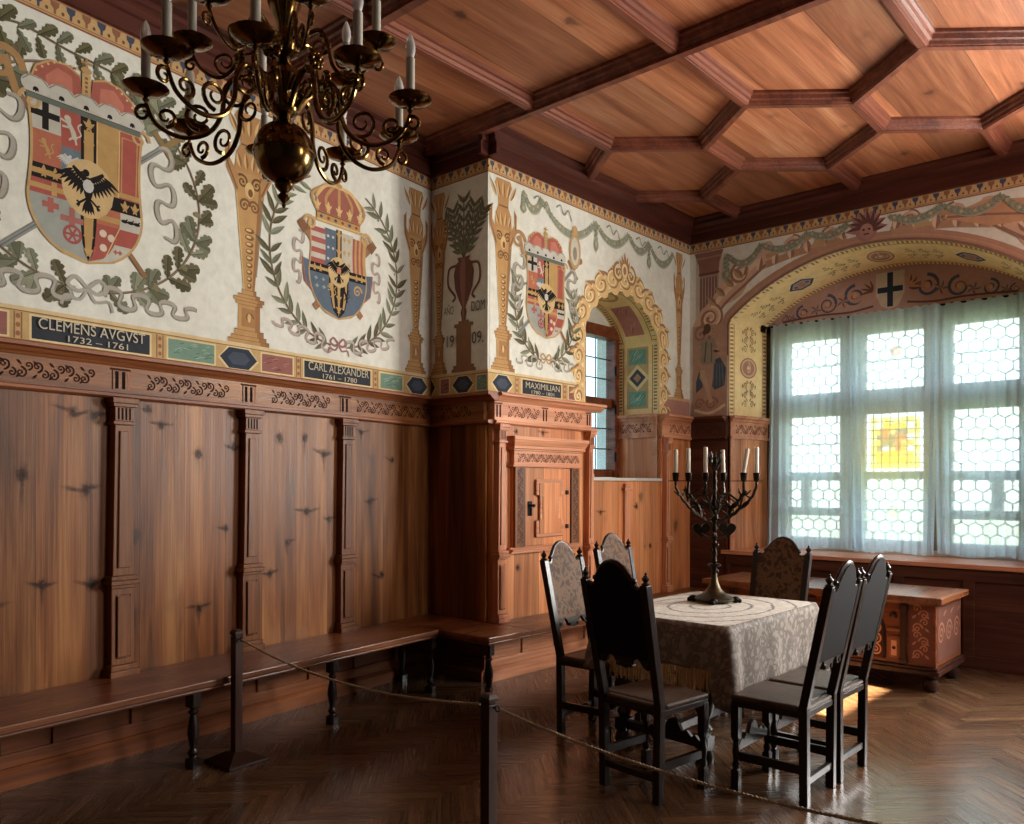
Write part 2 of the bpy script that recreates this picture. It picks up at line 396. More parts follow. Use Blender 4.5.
# ------------------------------------------------------------------ flat painting kit (fresco motifs, laid on their wall)
class Paint:
    def __init__(s, mp=None, h0=0.002):
        s.m = MB(); s.mp = mp or (lambda u, v, h: (h, u, v)); s.h = h0; s.h0 = h0
    def col(s, c): s.m.c = lin(c)
    cut = 0.0; inc = 5e-6
    def poly(s, pts, c):
        s.h += s.inc; s.col(c)
        if s.cut:                    # follow a curved ground: slice into narrow slabs along u
            lo, hi = min(p[0] for p in pts), max(p[0] for p in pts); n = max(1, int((hi - lo) / s.cut))
            for i in range(n):
                q = pts
                for x, sg in ((lo + (hi - lo) * i / n, 1), (lo + (hi - lo) * (i + 1) / n, -1)):
                    o = []
                    for (a, b) in zip(q, q[1:] + q[:1]):
                        ia, ib = (a[0] - x) * sg >= 0, (b[0] - x) * sg >= 0
                        if ia: o.append(a)
                        if ia != ib: t = (x - a[0]) / (b[0] - a[0]); o.append((x, a[1] + (b[1] - a[1]) * t))
                    q = o
                if len(q) > 2: s.m.poly([s.mp(u, v, s.h) for u, v in q])
            return
        s.m.poly([s.mp(u, v, s.h) for u, v in pts])
    def rect(s, u0, u1, v0, v1, c, nu=1, nv=1):
        s.h += s.inc; s.col(c)
        for i in range(nu):
            for j in range(nv):
                a, b = u0 + (u1 - u0) * i / nu, u0 + (u1 - u0) * (i + 1) / nu
                p, q = v0 + (v1 - v0) * j / nv, v0 + (v1 - v0) * (j + 1) / nv
                s.m.poly([s.mp(x, y, s.h) for x, y in ((a, p), (b, p), (b, q), (a, q))])
    def ell(s, u, v, a, b, c, rot=0.0, n=16, t0=0.0, t1=2 * pi):
        s.poly([(u + a * cos(t) * cos(rot) - b * sin(t) * sin(rot), v + a * cos(t) * sin(rot) + b * sin(t) * cos(rot)) for t in [t0 + (t1 - t0) * i / n for i in range(n + (0 if t1 - t0 > 6.28 else 1))]], c)
    def line(s, pts, w, c):
        """ribbon; w number or list"""
        k = len(pts); ws = w if isinstance(w, (list, tuple)) else [w] * k
        s.h += s.inc; s.col(c)
        L, Rr = [], []
        for i in range(k):
            a, b = pts[max(0, i - 1)], pts[min(k - 1, i + 1)]
            dx, dy = b[0] - a[0], b[1] - a[1]; d = sqrt(dx * dx + dy * dy) or 1.0
            nx, ny = -dy / d * ws[i] / 2, dx / d * ws[i] / 2
            L.append(s.m.bm.verts.new(s.mp(pts[i][0] + nx, pts[i][1] + ny, s.h))); Rr.append(s.m.bm.verts.new(s.mp(pts[i][0] - nx, pts[i][1] - ny, s.h)))
        for i in range(k - 1): s.m.face([L[i], Rr[i], Rr[i + 1], L[i + 1]])
    def leaf(s, u, v, a, l, w, c1, c2):
        ca, sa = cos(a), sin(a)
        f = lambda x, y: (u + x * ca - y * sa, v + x * sa + y * ca)
        up = [f(l * t, w * 0.5 * sin(pi * t ** 0.8)) for t in (0.15, 0.35, 0.55, 0.75, 0.9)]
        dn = [f(l * t, -w * 0.5 * sin(pi * t ** 0.8)) for t in (0.9, 0.75, 0.55, 0.35, 0.15)]
        s.poly([f(0, 0)] + up + [f(l, 0)], c1); s.poly([f(0, 0), f(l, 0)] + dn, c2)
    def oak(s, u, v, a, l, w, c1, c2):
        ca, sa = cos(a), sin(a)
        f = lambda x, y: (u + x * ca - y * sa, v + x * sa + y * ca)
        pr = [(0.08, .1), (.2, .5), (.3, .42), (.34, .35), (.42, .8), (.52, .72), (.55, .5), (.64, 1.0), (.76, .85), (.78, .6), (.86, .72), (.95, .5)]
        s.poly([f(0, 0)] + [f(l * x, w * .5 * y) for x, y in pr] + [f(l, 0)], c1)
        s.poly([f(0, 0), f(l, 0)] + [f(l * x, -w * .5 * y) for x, y in pr[::-1]], c2)
        s.line([f(0, 0), f(l * .9, 0)], w * 0.06, tuple(int(q * .7) for q in c2))
    def curve(s, p, n=14):
        """Catmull-Rom through p"""
        out = []
        for i in range(len(p) - 1):
            a, b, c, d = p[max(0, i - 1)], p[i], p[i + 1], p[min(len(p) - 1, i + 2)]
            for k in range(n):
                t = k / n
                out.append(tuple(0.5 * (2 * b[j] + (c[j] - a[j]) * t + (2 * a[j] - 5 * b[j] + 4 * c[j] - d[j]) * t * t + (3 * b[j] - a[j] - 3 * c[j] + d[j]) * t ** 3) for j in (0, 1)))
        out.append(p[-1]); return out
    def spiral(s, u, v, r, turns, w, c, start=0.0, d=1):
        n = int(18 * turns)
        pts = [(u + r * (1 - .85 * i / n) * cos(start + d * 2 * pi * turns * i / n), v + r * (1 - .85 * i / n) * sin(start + d * 2 * pi * turns * i / n)) for i in range(n + 1)]
        s.line(pts, [w * (1 - .5 * i / n) for i in range(n + 1)], c); s.ell(pts[-1][0], pts[-1][1], w * .6, w * .6, c, n=8)
    def build(s, name, parent, label=None, mat='fresco'):
        o = s.m.build(name, mat, parent, recalc=False)
        if label: o['label'] = label
        return o

OCH, OCHL, OCHD = (198, 146, 70), (226, 184, 108), (132, 86, 40)
CREAM = (234, 233, 220)
G1, G2, G3 = (126, 131, 104), (150, 152, 124), (110, 109, 84)
RIB, RIBD = (180, 174, 160), (150, 142, 130)
BRN = (120, 82, 56)

def band_top(P, u0, u1, z0=4.037, z1=4.1425, step=0.085):
    h = z1 - z0
    P.rect(u0, u1, z0, z1, (206, 160, 88)); P.rect(u0, u1, z0, z0 + h * .1, (150, 84, 48)); P.rect(u0, u1, z0 + h * .16, z0 + h * .22, (176, 112, 60))
    P.rect(u0, u1, z1 - h * .08, z1, (170, 100, 56))
    n = max(1, int((u1 - u0) / step)); st = (u1 - u0) / n
    for i in range(n):
        u = u0 + st * (i + .5); c = (70, 78, 104) if i % 2 == 0 else (150, 92, 54)
        P.poly([(u - st * .3, z1 - h * .1), (u - st * .26, z1 - h * .34), (u - st * .08, z1 - h * .5), (u - st * .07, z0 + h * .26), (u + st * .07, z0 + h * .26), (u + st * .08, z1 - h * .5), (u + st * .26, z1 - h * .34), (u + st * .3, z1 - h * .1)], c)
        P.ell(u + st * .5, z0 + h * .42, st * .1, h * .1, (120, 70, 44), n=8)
def band_low(P, u0, u1, items, z0=2.285, z1=2.472):
    """items: (kind, ua, ub)"""
    P.rect(u0, u1, z0, z1, (206, 166, 96)); P.rect(u0, u1, z1 - .02, z1, (226, 196, 136)); P.rect(u0, u1, z1 - .026, z1 - .021, (140, 98, 56)); P.rect(u0, u1, z0, z0 + .016, (214, 178, 112))
    for k, a, b in items:
        za, zb = z0 + .028, z1 - .042
        if k == 'gap':
            P.line([(a, z0 + .02), (a, z1 - .03)], .008, (150, 104, 60)); P.line([(b, z0 + .02), (b, z1 - .03)], .008, (150, 104, 60))
            m = (a + b) / 2
            for q in range(3): P.ell(m, z0 + .045 + q * .045, .012, .014, (168, 96, 60), n=8)
            continue
        base = {'name': (62, 66, 74), 'green': (122, 158, 138), 'red': (158, 92, 84), 'hex': (58, 66, 82)}[k]
        if k == 'hex':
            zc = (za + zb) / 2; m = min(.07, (b - a) * .3)
            o = [(a, zc), (a + m, za - .008), (b - m, za - .008), (b, zc), (b - m, zb + .008), (a + m, zb + .008)]
            P.poly([(q[0] + (.012 if q[0] > (a + b) / 2 else -.012), q[1] + (.008 if q[1] > zc else -.008)) for q in o], (232, 206, 146)); P.poly(o, base)
            P.poly([((a + b) / 2 + (q[0] - (a + b) / 2) * .6, zc + (q[1] - zc) * .6) for q in o], (78, 86, 104))
        else:
            P.rect(a - .012, b + .012, za - .01, zb + .01, (232, 206, 146)); P.rect(a, b, za, zb, base)
            if k in ('green', 'red'):
                for q in range(16):
                    uu = R.uniform(a + .01, b - .05); vv = R.uniform(za + .01, zb - .02); d = R.uniform(.01, .04)
                    c = (tuple(min(255, x + 34) for x in base) if q % 2 else tuple(int(x * .76) for x in base))
                    P.line([(uu, vv), (min(b, uu + d), min(zb, vv + d * .4)), (min(b, uu + 1.7 * d), min(zb, vv + d * .3))], .005, c)

def herm(P, u, z0, z1, w):
    """painted tapering pillar on a pedestal, bust-like scrolls at the head"""
    H = z1 - z0
    sh = (150, 140, 122)
    P.poly([(u + w * .2, z0 + H * .3), (u + w * .32, z0 + H * .3), (u + w * .66, z0 + H * .72), (u + w * .5, z0 + H * .75)], sh)
    ped = [(.86, 0, .018), (.74, .018, .035), (.62, .035, .06), (.46, .06, .17), (.56, .17, .185), (.64, .185, .2), (.46, .2, .215), (.3, .215, .235)]
    for hw, a, b in ped:
        P.rect(u - w * hw, u + w * hw, z0 + H * a, z0 + H * b, OCH); P.rect(u + w * hw * .55, u + w * hw, z0 + H * a, z0 + H * b, (164, 112, 52)); P.line([(u - w * hw, z0 + H * b), (u + w * hw, z0 + H * b)], H * .004, OCHD)
    P.rect(u - w * .32, u + w * .26, z0 + H * .075, z0 + H * .155, (176, 122, 56)); P.spiral(u, z0 + H * .115, w * .18, 1.2, w * .06, OCHD); P.ell(u, z0 + H * .115, w * .07, H * .02, OCHL)
    P.poly([(u - w * .22, z0 + H * .235), (u + w * .22, z0 + H * .235), (u + w * .62, z0 + H * .74), (u - w * .62, z0 + H * .74)], OCH)
    P.poly([(u + w * .12, z0 + H * .235), (u + w * .22, z0 + H * .235), (u + w * .62, z0 + H * .74), (u + w * .42, z0 + H * .74)], (160, 108, 50))
    P.line([(u - w * .22, z0 + H * .235), (u - w * .62, z0 + H * .74)], w * .05, OCHL)
    for i in range(9):
        t = i / 8; zz = z0 + H * (.255 + .24 * t); r = w * (.1 + .1 * t)
        P.ell(u, zz, r, H * .012, OCHD); P.ell(u - r * .15, zz + H * .002, r * .6, H * .006, OCHL)
    for sg in (-1, 1):
        P.spiral(u + sg * w * .2, z0 + H * .6, w * .24, 1.5, w * .09, OCHD, start=pi if sg > 0 else 0, d=-sg)
        P.spiral(u + sg * w * .3, z0 + H * .7, w * .26, 1.5, w * .09, (112, 72, 34), start=0 if sg > 0 else pi, d=sg)
        P.poly([(u + sg * w * .5, z0 + H * .64), (u + sg * w * .95, z0 + H * .74), (u + sg * w * 1.0, z0 + H * .83), (u + sg * w * .78, z0 + H * .86), (u + sg * w * .8, z0 + H * .78), (u + sg * w * .45, z0 + H * .72)], (188, 132, 62))
        P.line([(u + sg * w * .5, z0 + H * .66), (u + sg * w * .9, z0 + H * .76), (u + sg * w * .86, z0 + H * .84)], w * .06, OCHD)
    P.ell(u, z0 + H * .67, w * .2, H * .035, OCHL); P.ell(u + w * .04, z0 + H * .66, w * .1, H * .018, OCHD)
    P.poly([(u - w * .62, z0 + H * .74), (u + w * .62, z0 + H * .74), (u + w * .55, z0 + H * .82), (u + w * .36, z0 + H * .86), (u + w * .4, z0 + H * .92), (u + w * .62, z0 + H * .97), (u + w * .5, z0 + H), (u - w * .5, z0 + H), (u - w * .62, z0 + H * .97), (u - w * .4, z0 + H * .92), (u - w * .36, z0 + H * .86), (u - w * .55, z0 + H * .82)], (192, 136, 64))
    P.line([(u - w * .35, z0 + H * .86), (u + w * .35, z0 + H * .86)], H * .008, OCHD)
    for i in range(5): P.leaf(u - w * .5 + w * .25 * i, z0 + H * .9, pi / 2 + (2 - i) * .25, H * .1, w * .22, OCHL, (150, 98, 44))
    for i in range(4): P.leaf(u - w * .36 + w * .24 * i, z0 + H * .755, pi / 2 + (1.5 - i) * .2, H * .075, w * .2, OCHL, (150, 98, 44))

def wreath(P, u, z, a, b, kind, side, t0, t1, n, c=None):
    """branch along an ellipse; kind 'oak' or 'laurel'"""
    pts = [(u + side * a * cos(t), z + b * sin(t)) for t in [t0 + (t1 - t0) * i / 40 for i in range(41)]]
    P.line(pts, .014, (118, 96, 72)); P.line([(x + .004, y + .004) for x, y in pts], .004, (158, 138, 108))
    for i in range(n):
        k = 1 + int(38 * (i + .3) / n); p, q = pts[k], pts[k + 1]
        ang = atan2(q[1] - p[1], q[0] - p[0])
        cs = [(G1, G3), (G2, G1), ((112, 104, 74), (92, 88, 60))][R.randrange(3)]
        for sg in (-1, 1):
            da = sg * R.uniform(.55, .95)
            if kind == 'oak':
                if R.random() < .14: continue
                l = R.uniform(.12, .17); P.oak(p[0], p[1], ang + da, l, l * .55, *cs)
                if R.random() < .6: P.oak(p[0], p[1], ang + da * 1.8, l * .85, l * .5, cs[1], cs[0])
                if R.random() < .3: P.ell(p[0] + .05 * cos(ang - da * .5), p[1] + .05 * sin(ang - da * .5), .017, .026, (138, 128, 88), rot=ang)
            else:
                l = R.uniform(.12, .165); P.leaf(p[0], p[1], ang + da, l, l * .27, *cs)
                if R.random() < .25: P.ell(p[0] + .03 * cos(ang + da * 2.2), p[1] + .03 * sin(ang + da * 2.2), .009, .009, (148, 98, 76), n=8)
def ribbon(P, pts, w, c=RIB, d=RIBD):
    q = P.curve(pts); k = len(q)
    P.line([(x + w * .35, y - w * .3) for x, y in q], [w * (.55 + .45 * abs(sin(i * .33))) for i in range(k)], d); P.line(q, [w * (.5 + .5 * abs(sin(i * .33))) for i in range(k)], c)

def knots(root, spots, x, name='wood_knots'):
    """pine knots: a dark heart that fades into the board, often with grain wings to the sides"""
    m = MB(); q = random.Random(11); h = x
    def blot(u, v, ra, rb, rot, al):
        nonlocal h
        h += 8e-6; n = 18; c = m.bm.verts.new((h, u, v)); ring = []
        for i in range(n):
            t = 2 * pi * i / n; k = q.uniform(.8, 1.2); X, Y = ra * k * cos(t), rb * k * sin(t)
            ring.append(m.bm.verts.new((h, u + X * cos(rot) - Y * sin(rot), v + X * sin(rot) + Y * cos(rot))))
        for i in range(n):
            f = m.bm.faces.new([c, ring[i], ring[(i + 1) % n]])
            for l in f.loops: l[m.cl] = (al, al, al, 1) if l.vert is c else (0, 0, 0, 1)
    for u, v, s in spots:
        blot(u, v, s * .75, s * .85, 0, .55); blot(u, v, s * .42, s * .5, q.uniform(-.5, .5), 1.0)
        for sg in (-1, 1):
            if q.random() < .8: l = s * q.uniform(.7, 1.3); blot(u + sg * l * .8, v + s * q.uniform(-.1, .35), l, s * .26, sg * q.uniform(.0, .4), .75)
        if q.random() < .5: blot(u, v - s, s * .2, s * 1.2, 0, .5)
    return m.build(name, 'knot', root, recalc=False)
def knot_mat():
    m, t, b = newmat('pine_knot'); out = t.nodes['Material Output']
    b.inputs['Base Color'].default_value = lin((54, 30, 20)); b.inputs['Roughness'].default_value = .5; b.inputs['Specular IOR Level'].default_value = .3
    v = node(t, 'ShaderNodeVertexColor', layer_name='Col'); tc = node(t, 'ShaderNodeTexCoord'); n = node(t, 'ShaderNodeTexNoise', Scale=40.0, Detail=3.0); t.links.new(tc.outputs['Object'], n.inputs['Vector'])
    sp = node(t, 'ShaderNodeSeparateColor'); t.links.new(v.outputs['Color'], sp.inputs[0])
    f = math_(t, 'MULTIPLY', sp.outputs[0], ramp(t, n.outputs['Fac'], [(.3, G(.6)), (.65, G(1.0))]))
    tr = node(t, 'ShaderNodeBsdfTransparent'); mx = t.nodes.new('ShaderNodeMixShader'); t.links.new(f, mx.inputs[0]); t.links.new(tr.outputs[0], mx.inputs[1]); t.links.new(b.outputs[0], mx.inputs[2]); t.links.new(mx.outputs[0], out.inputs[0])
    return m
M['knot'] = knot_mat()
def serpentine(P, u0, z0, u1, z1, amp, waves, w, c=RIB, d=RIBD):
    dx, dz = u1 - u0, z1 - z0; L = sqrt(dx * dx + dz * dz); dx, dz = dx / L, dz / L; q = []
    n = int(waves * 26)
    for i in range(n + 1):
        th = 2 * pi * waves * i / n; s = L * i / n - .62 * L / waves / (2 * pi) * 1.5 * sin(2 * th); a = amp * sin(th) * (1 - .35 * i / n)
        q.append((u0 + dx * s - dz * a, z0 + dz * s + dx * a))
    k = len(q); ws = [w * (.5 + .5 * abs(sin(i * .24))) for i in range(k)]
    P.line([(x + w * .3, y - w * .28) for x, y in q], ws, d); P.line(q, ws, c)
def shield_fn(u, z, w, h, sh=0.62):
    def f(a, b):
        hw = w / 2 * (1.0 - .06 * sin(pi * min(1, b / sh)) if b < sh else sqrt(max(0.0, 1 - ((b - sh) / (1 - sh)) ** 2)))
        return (u + a * hw, z + h / 2 - b * h)
    return f
def shield_cell(P, f, a0, a1, b0, b1, c):
    n = 6
    P.poly([f(a0, b0 + (b1 - b0) * i / n) for i in range(n + 1)] + [f(a1, b1 - (b1 - b0) * i / n) for i in range(n + 1)], c)
def shield_rim(P, f, w, c):
    pts = [f(-1, i / 24) for i in range(25)] + [f(1, 1 - i / 24) for i in range(25)]
    P.line(pts + [pts[0]], w, c)
def cross(P, u, z, a, b, w, c):
    P.rect(u - w / 2, u + w / 2, z - b, z + b, c); P.rect(u - a, u + a, z - w / 2, z + w / 2, c)
def fleur(P, u, z, r, c):
    P.leaf(u, z - r * .4, pi / 2, r * 1.4, r * .6, c, c)
    for sg in (-1, 1):
        P.leaf(u, z - r * .2, pi / 2 + sg * .9, r * .95, r * .4, c, c); P.leaf(u, z - r * .3, -pi / 2 + sg * .6, r * .6, r * .3, c, c)
    P.rect(u - r * .4, u + r * .4, z - r * .3, z - r * .12, c)
def eagle(P, u, z, r, c):
    P.ell(u, z - r * .05, r * .17, r * .42, c); P.ell(u - r * .08, z + r * .5, r * .12, r * .13, c); P.poly([(u - r * .15, z + r * .56), (u - r * .36, z + r * .46), (u - r * .15, z + r * .44)], c)
    for sg in (-1, 1):
        P.line([(u, z + r * .2), (u + sg * r * .35, z + r * .42), (u + sg * r * .55, z + r * .62)], [r * .2, r * .2, r * .1], c)
        for i in range(7):
            t = i / 6; P.leaf(u + sg * r * (.15 + .38 * t), z + r * (.2 + .34 * t), -pi / 2 + sg * (.25 + .75 * t), r * (.55 + .22 * t), r * .14, c, c)
        P.line([(u, z - r * .35), (u + sg * r * .3, z - r * .6), (u + sg * r * .42, z - r * .56)], r * .08, c)
        for q in (-.3, 0, .3): P.leaf(u + sg * r * .3, z - r * .6, -pi / 2 + sg * .6 + q, r * .2, r * .06, c, c)
    for q in (-.4, -.2, 0, .2, .4): P.leaf(u, z - r * .4, -pi / 2 + q, r * .58, r * .14, c, c)
def lion(P, u, z, r, c):
    P.line(P.curve([(u + r * .2, z - r * .6), (u + r * .05, z - r * .1), (u - r * .2, z + r * .35), (u - r * .25, z + r * .7)], 6), [r * .34] * 7 + [r * .3] * 7 + [r * .36] * 5, c); P.ell(u - r * .3, z + r * .68, r * .22, r * .2, c)
    for a in ((-.25, .35, -.75, .5), (-.1, .1, -.65, .05), (.15, -.4, -.2, -.75), (.2, -.5, .3, -.95)): P.line([(u + r * a[0], z + r * a[1]), (u + r * a[2], z + r * a[3])], r * .14, c)
    P.line(P.curve([(u + r * .2, z - r * .5), (u + r * .6, z - r * .2), (u + r * .4, z + r * .3), (u + r * .65, z + r * .6)], 6), r * .1, c)
def prince_hat(P, u, z, w, h):
    """red cap with ermine brim, pearled bow and orb"""
    for sg in (-1, 1):
        cap = [(u + sg * w * .03, z + h * .28), (u + sg * w * .06, z + h * .74), (u + sg * w * .18, z + h * .84), (u + sg * w * .32, z + h * .8), (u + sg * w * .44, z + h * .62), (u + sg * w * .48, z + h * .38), (u + sg * w * .46, z + h * .2)]
        P.poly(cap, (176, 80, 58)); P.line(cap[1:], w * .018, (206, 158, 84))
        P.poly([(u + sg * w * .12, z + h * .3), (u + sg * w * .13, z + h * .66), (u + sg * w * .26, z + h * .72), (u + sg * w * .36, z + h * .5), (u + sg * w * .34, z + h * .3)], (202, 106, 76))
        for i in range(9): P.ell(u + sg * w * (.08 + .41 * i / 8), z + h * (.82 - .48 * max(0, (i / 8 - .3)) ** 1.6 * 1.6) + h * .03, w * .012, w * .012, (222, 186, 120), n=6)
    P.rect(u - w * .04, u + w * .04, z + h * .28, z + h * .82, (206, 162, 88)); 
    for i in range(6): P.ell(u, z + h * (.34 + .08 * i), w * .016, w * .014, (140, 92, 50), n=6)
    P.ell(u, z + h * .88, w * .05, h * .065, (196, 150, 78)); cross(P, u, z + h * 1.02, w * .05, h * .08, w * .022, (180, 134, 70))
    P.poly([(u - w * .5, z + h * .1), (u + w * .5, z + h * .1), (u + w * .55, z + h * .3), (u - w * .55, z + h * .3)], (196, 190, 176))
    for i in range(5):
        q = u + w * (-.44 + .22 * i); P.ell(q, z + h * .26, w * .125, h * .17, (206, 202, 190)); P.line([(q - w * .11, z + h * .3), (q - w * .05, z + h * .41), (q + w * .05, z + h * .41), (q + w * .11, z + h * .3)], w * .012, (150, 146, 136))
        for k in (-.5, 0, .5): P.leaf(q, z + h * .24, -pi / 2 + k, h * .1, w * .025, (40, 36, 36), (40, 36, 36))
    P.poly([(u - w * .52, z + h * .02), (u + w * .52, z + h * .02), (u + w * .52, z + h * .12), (u - w * .52, z + h * .12)], (112, 118, 108)); P.line([(u - w * .52, z + h * .12), (u + w * .52, z + h * .12)], h * .015, (84, 84, 78))
def open_crown(P, u, z, w, h):
    P.rect(u - w * .42, u + w * .42, z, z + h * .22, OCH); P.line([(u - w * .42, z + h * .02), (u + w * .42, z + h * .02)], h * .04, OCHL); P.line([(u - w * .42, z + h * .2), (u + w * .42, z + h * .2)], h * .03, OCHD)
    for i in range(6): P.ell(u + w * (-.34 + .136 * i), z + h * .11, w * .03, h * .04, ((150, 60, 50) if i % 2 else (70, 84, 110)), n=8)
    P.poly([(u - w * .4, z + h * .22), (u + w * .4, z + h * .22), (u + w * .44, z + h * .6), (u + w * .25, z + h * .9), (u, z + h * .96), (u - w * .25, z + h * .9), (u - w * .44, z + h * .6)], (168, 86, 66))
    for x in (-.4, -.2, 0, .2, .4): P.line(P.curve([(u + w * x, z + h * .22), (u + w * x * 1.25, z + h * .6), (u + w * x * .5, z + h * .96)], 6), w * .05, OCH); fleur(P, u + w * x * 1.02, z + h * .38, w * .09, OCHL)
    P.line(P.curve([(u - w * .44, z + h * .55), (u - w * .25, z + h * .92), (u, z + h * .98), (u + w * .25, z + h * .92), (u + w * .44, z + h * .55)], 6), w * .05, OCHL)
    P.ell(u, z + h * 1.03, w * .06, h * .06, OCH); cross(P, u, z + h * 1.15, w * .05, h * .07, w * .025, OCH)
def sword(P, u0, z0, u1, z1, w, c, hilt):
    P.line([(u0, z0), (u1, z1)], w, c); P.line([(u0, z0), (u1, z1)], w * .2, tuple(int(q * .75) for q in c))
    dx, dz = u1 - u0, z1 - z0; d = sqrt(dx * dx + dz * dz); dx, dz = dx / d, dz / d
    P.line([(u1 - dz * .1, z1 + dx * .1), (u1 + dz * .1, z1 - dx * .1)], .035, hilt); P.line([(u1, z1), (u1 + dx * .13, z1 + dz * .13)], .035, hilt); P.ell(u1 + dx * .15, z1 + dz * .15, .03, .03, hilt, n=10)
def garland(P, u0, z0, u1, z1, sag, w):
    n = 22
    pts = [(u0 + (u1 - u0) * i / n, z0 + (z1 - z0) * i / n - sag * 4 * (i / n) * (1 - i / n)) for i in range(n + 1)]
    P.line([(a + .012, b - .012) for a, b in pts], [w * (.4 + .75 * sin(pi * i / n)) for i in range(n + 1)], (178, 176, 158))
    P.line(pts, [w * (.35 + .75 * sin(pi * i / n)) for i in range(n + 1)], (156, 160, 136))
    for i in range(1, n):
        for sg in (-1, 1):
            a = atan2(pts[i][1] - pts[i - 1][1], pts[i][0] - pts[i - 1][0]) + sg * .8
            P.leaf(pts[i][0], pts[i][1], a, w * .75, w * .3, ((134, 142, 118) if i % 2 else (166, 166, 138)), (144, 148, 124))
        if i % 5 == 2: P.ell(pts[i][0], pts[i][1], w * .24, w * .24, (196, 178, 130), n=8)
def tassel(P, u, z, l, w):
    P.line([(u, z), (u, z - l * .6)], [w * .4, w * .6], (152, 156, 132))
    for i in range(6): P.leaf(u, z - l * .08 * (i + 1), -pi / 2 + (.6 if i % 2 else -.6), w, w * .4, (136, 142, 118), (160, 162, 134))
    P.ell(u, z - l * .78, w * .75, l * .2, (154, 156, 130)); P.ell(u, z - l * .76, w * .3, l * .09, (190, 176, 136)); P.leaf(u, z - l * .9, -pi / 2, l * .14, w * .4, G1, G2)
def bow(P, u, z, r, c=RIB):
    for sg in (-1, 1): P.line(P.curve([(u, z), (u + sg * r * .6, z + r * .5), (u + sg * r, z + r * .1), (u + sg * r * .5, z - r * .2), (u, z)], 5), r * .2, c); P.line(P.curve([(u, z), (u + sg * r * .4, z - r * .6), (u + sg * r * 1.1, z - r * .5), (u + sg * r * 1.3, z - r)], 5), r * .16, c)
def rosette_strip(P, u0, u1, v0, v1, c, n=None, c2=None):
    """scroll filigree: the carved or stencilled bands"""
    h = v1 - v0; n = n or max(2, int((u1 - u0) / (h * .62))); st = (u1 - u0) / n
    for i in range(n):
        u = u0 + st * (i + .5); d = 1 if i % 2 else -1
        P.spiral(u, (v0 + v1) / 2 + d * h * .16, h * .26, 1.3, h * .085, c, start=-d * pi / 2, d=d); P.spiral(u + st * .45, (v0 + v1) / 2 - d * h * .18, h * .2, 1.1, h * .08, c2 or c, start=d * pi / 2, d=-d)
        P.leaf(u - st * .3, v0 + h * .1, .8, h * .3, h * .11, c, c); P.leaf(u - st * .25, v1 - h * .1, -.8, h * .3, h * .11, c, c); P.ell(u + st * .2, (v0 + v1) / 2, h * .05, h * .05, c2 or c, n=6)

# ================================================================== ROOM SHELL
def structure(o, label=None, cat=None):
    o['kind'] = 'structure'
    if label: o['label'] = label
    if cat: o['category'] = cat
    return o

# ---- floor: herringbone parquet, every stave a polygon with its own grain and tone
def build_floor():
    m = MB(); bm = m.bm; uv = bm.loops.layers.uv.new('UVMap')
    Wd, n = 0.078, 6; L = Wd * n; A = radians45 = pi / 4 + 0.02
    ca, sa = cos(A), sin(A)
    def plank(p0, p1, q0, q1, along_p):
        cx, cy = (p0 + p1) / 2, (q0 + q1) / 2
        X, Y = cx * ca - cy * sa - 2.0, cx * sa + cy * ca + 3.5
        if not (-6.0 < X < XR + .3 and YR - .3 < Y < YW + .3): return
        g = .0008; t = R.uniform(.72, 1.18); w = R.uniform(-.05, .05)
        c = (t * (1 + w), t, t * (1 - w), 1)
        vs = []
        pts = [(p0 + g, q0 + g), (p1 - g, q0 + g), (p1 - g, q1 - g), (p0 + g, q1 - g)]
        for a, b in pts: vs.append(bm.verts.new((a * ca - b * sa - 2.0, a * sa + b * ca + 3.5, 0)))
        m.c = c; f = m.face(vs); ou, ov = R.uniform(0, 40), R.uniform(0, 40)
        for l, (a, b) in zip(f.loops, pts):
            l[uv].uv = (ou + (a - p0), ov + (b - q0)) if along_p else (ou + (b - q0), ov + (a - p0))
    K = 90; J = 9
    for j in range(-J, J + 1):
        for k in range(-K, K + 1):
            x, y = k * Wd + 2 * L * j, k * Wd
            plank(x, x + L, y, y + Wd, True)
            plank(x + L, x + L + Wd, y + Wd - L, y + Wd, False)
    m.c = (.25, .22, .2, 1)
    v = [bm.verts.new(p) for p in ((-6.2, YR - .4, -.003), (XR + .4, YR - .4, -.003), (XR + .4, YW + 1, -.003), (-6.2, YW + 1, -.003))]
    m.face(v)
    v = [bm.verts.new(p) for p in ((-6.2, YR - .4, -.1), (XR + .4, YR - .4, -.1), (XR + .4, YW + 1, -.1), (-6.2, YW + 1, -.1))]
    m.face(v)
    return structure(m.build('floor', 'floor', recalc=False), 'brown herringbone parquet floor with a soft wax shine', 'floor')
build_floor()

# ---- ceiling
cm = MB(); cm.box(-6.2, XR + .3, YR - .3, YW + .9, ZC, ZC + .15)
ceil_o = structure(cm.build('ceiling', 'ceil_board'), 'reddish pine ceiling with hexagonal coffers', 'ceiling')
def batten(m, p, q, wide=1.0, drop=0.085):
    P, Q = Vector((p[0], p[1], 0)), Vector((q[0], q[1], 0)); d = (Q - P).normalized(); nrm = Vector((-d.y, d.x, 0))
    P = P - d * .03; Q = Q + d * .03
    prof = [(.08, 0), (.078, -.02), (.062, -.026), (.056, -.05), (.040, -.056), (.034, -.076), (.024, -.078), (.023, -drop), (-.023, -drop), (-.024, -.078), (-.034, -.076), (-.040, -.056), (-.056, -.05), (-.062, -.026), (-.078, -.02), (-.08, 0)]
    f = lambda B: [B + nrm * a * wide + Vector((0, 0, ZC + b - 0.0)) for a, b in prof]
    m.hexa(f(P), f(Q))
xs1 = [-3.93 + 1.2 * k for k in range(0, 6)]; xs2 = [-4.53 + 1.2 * k for k in range(0, 6)]
hm = MB()
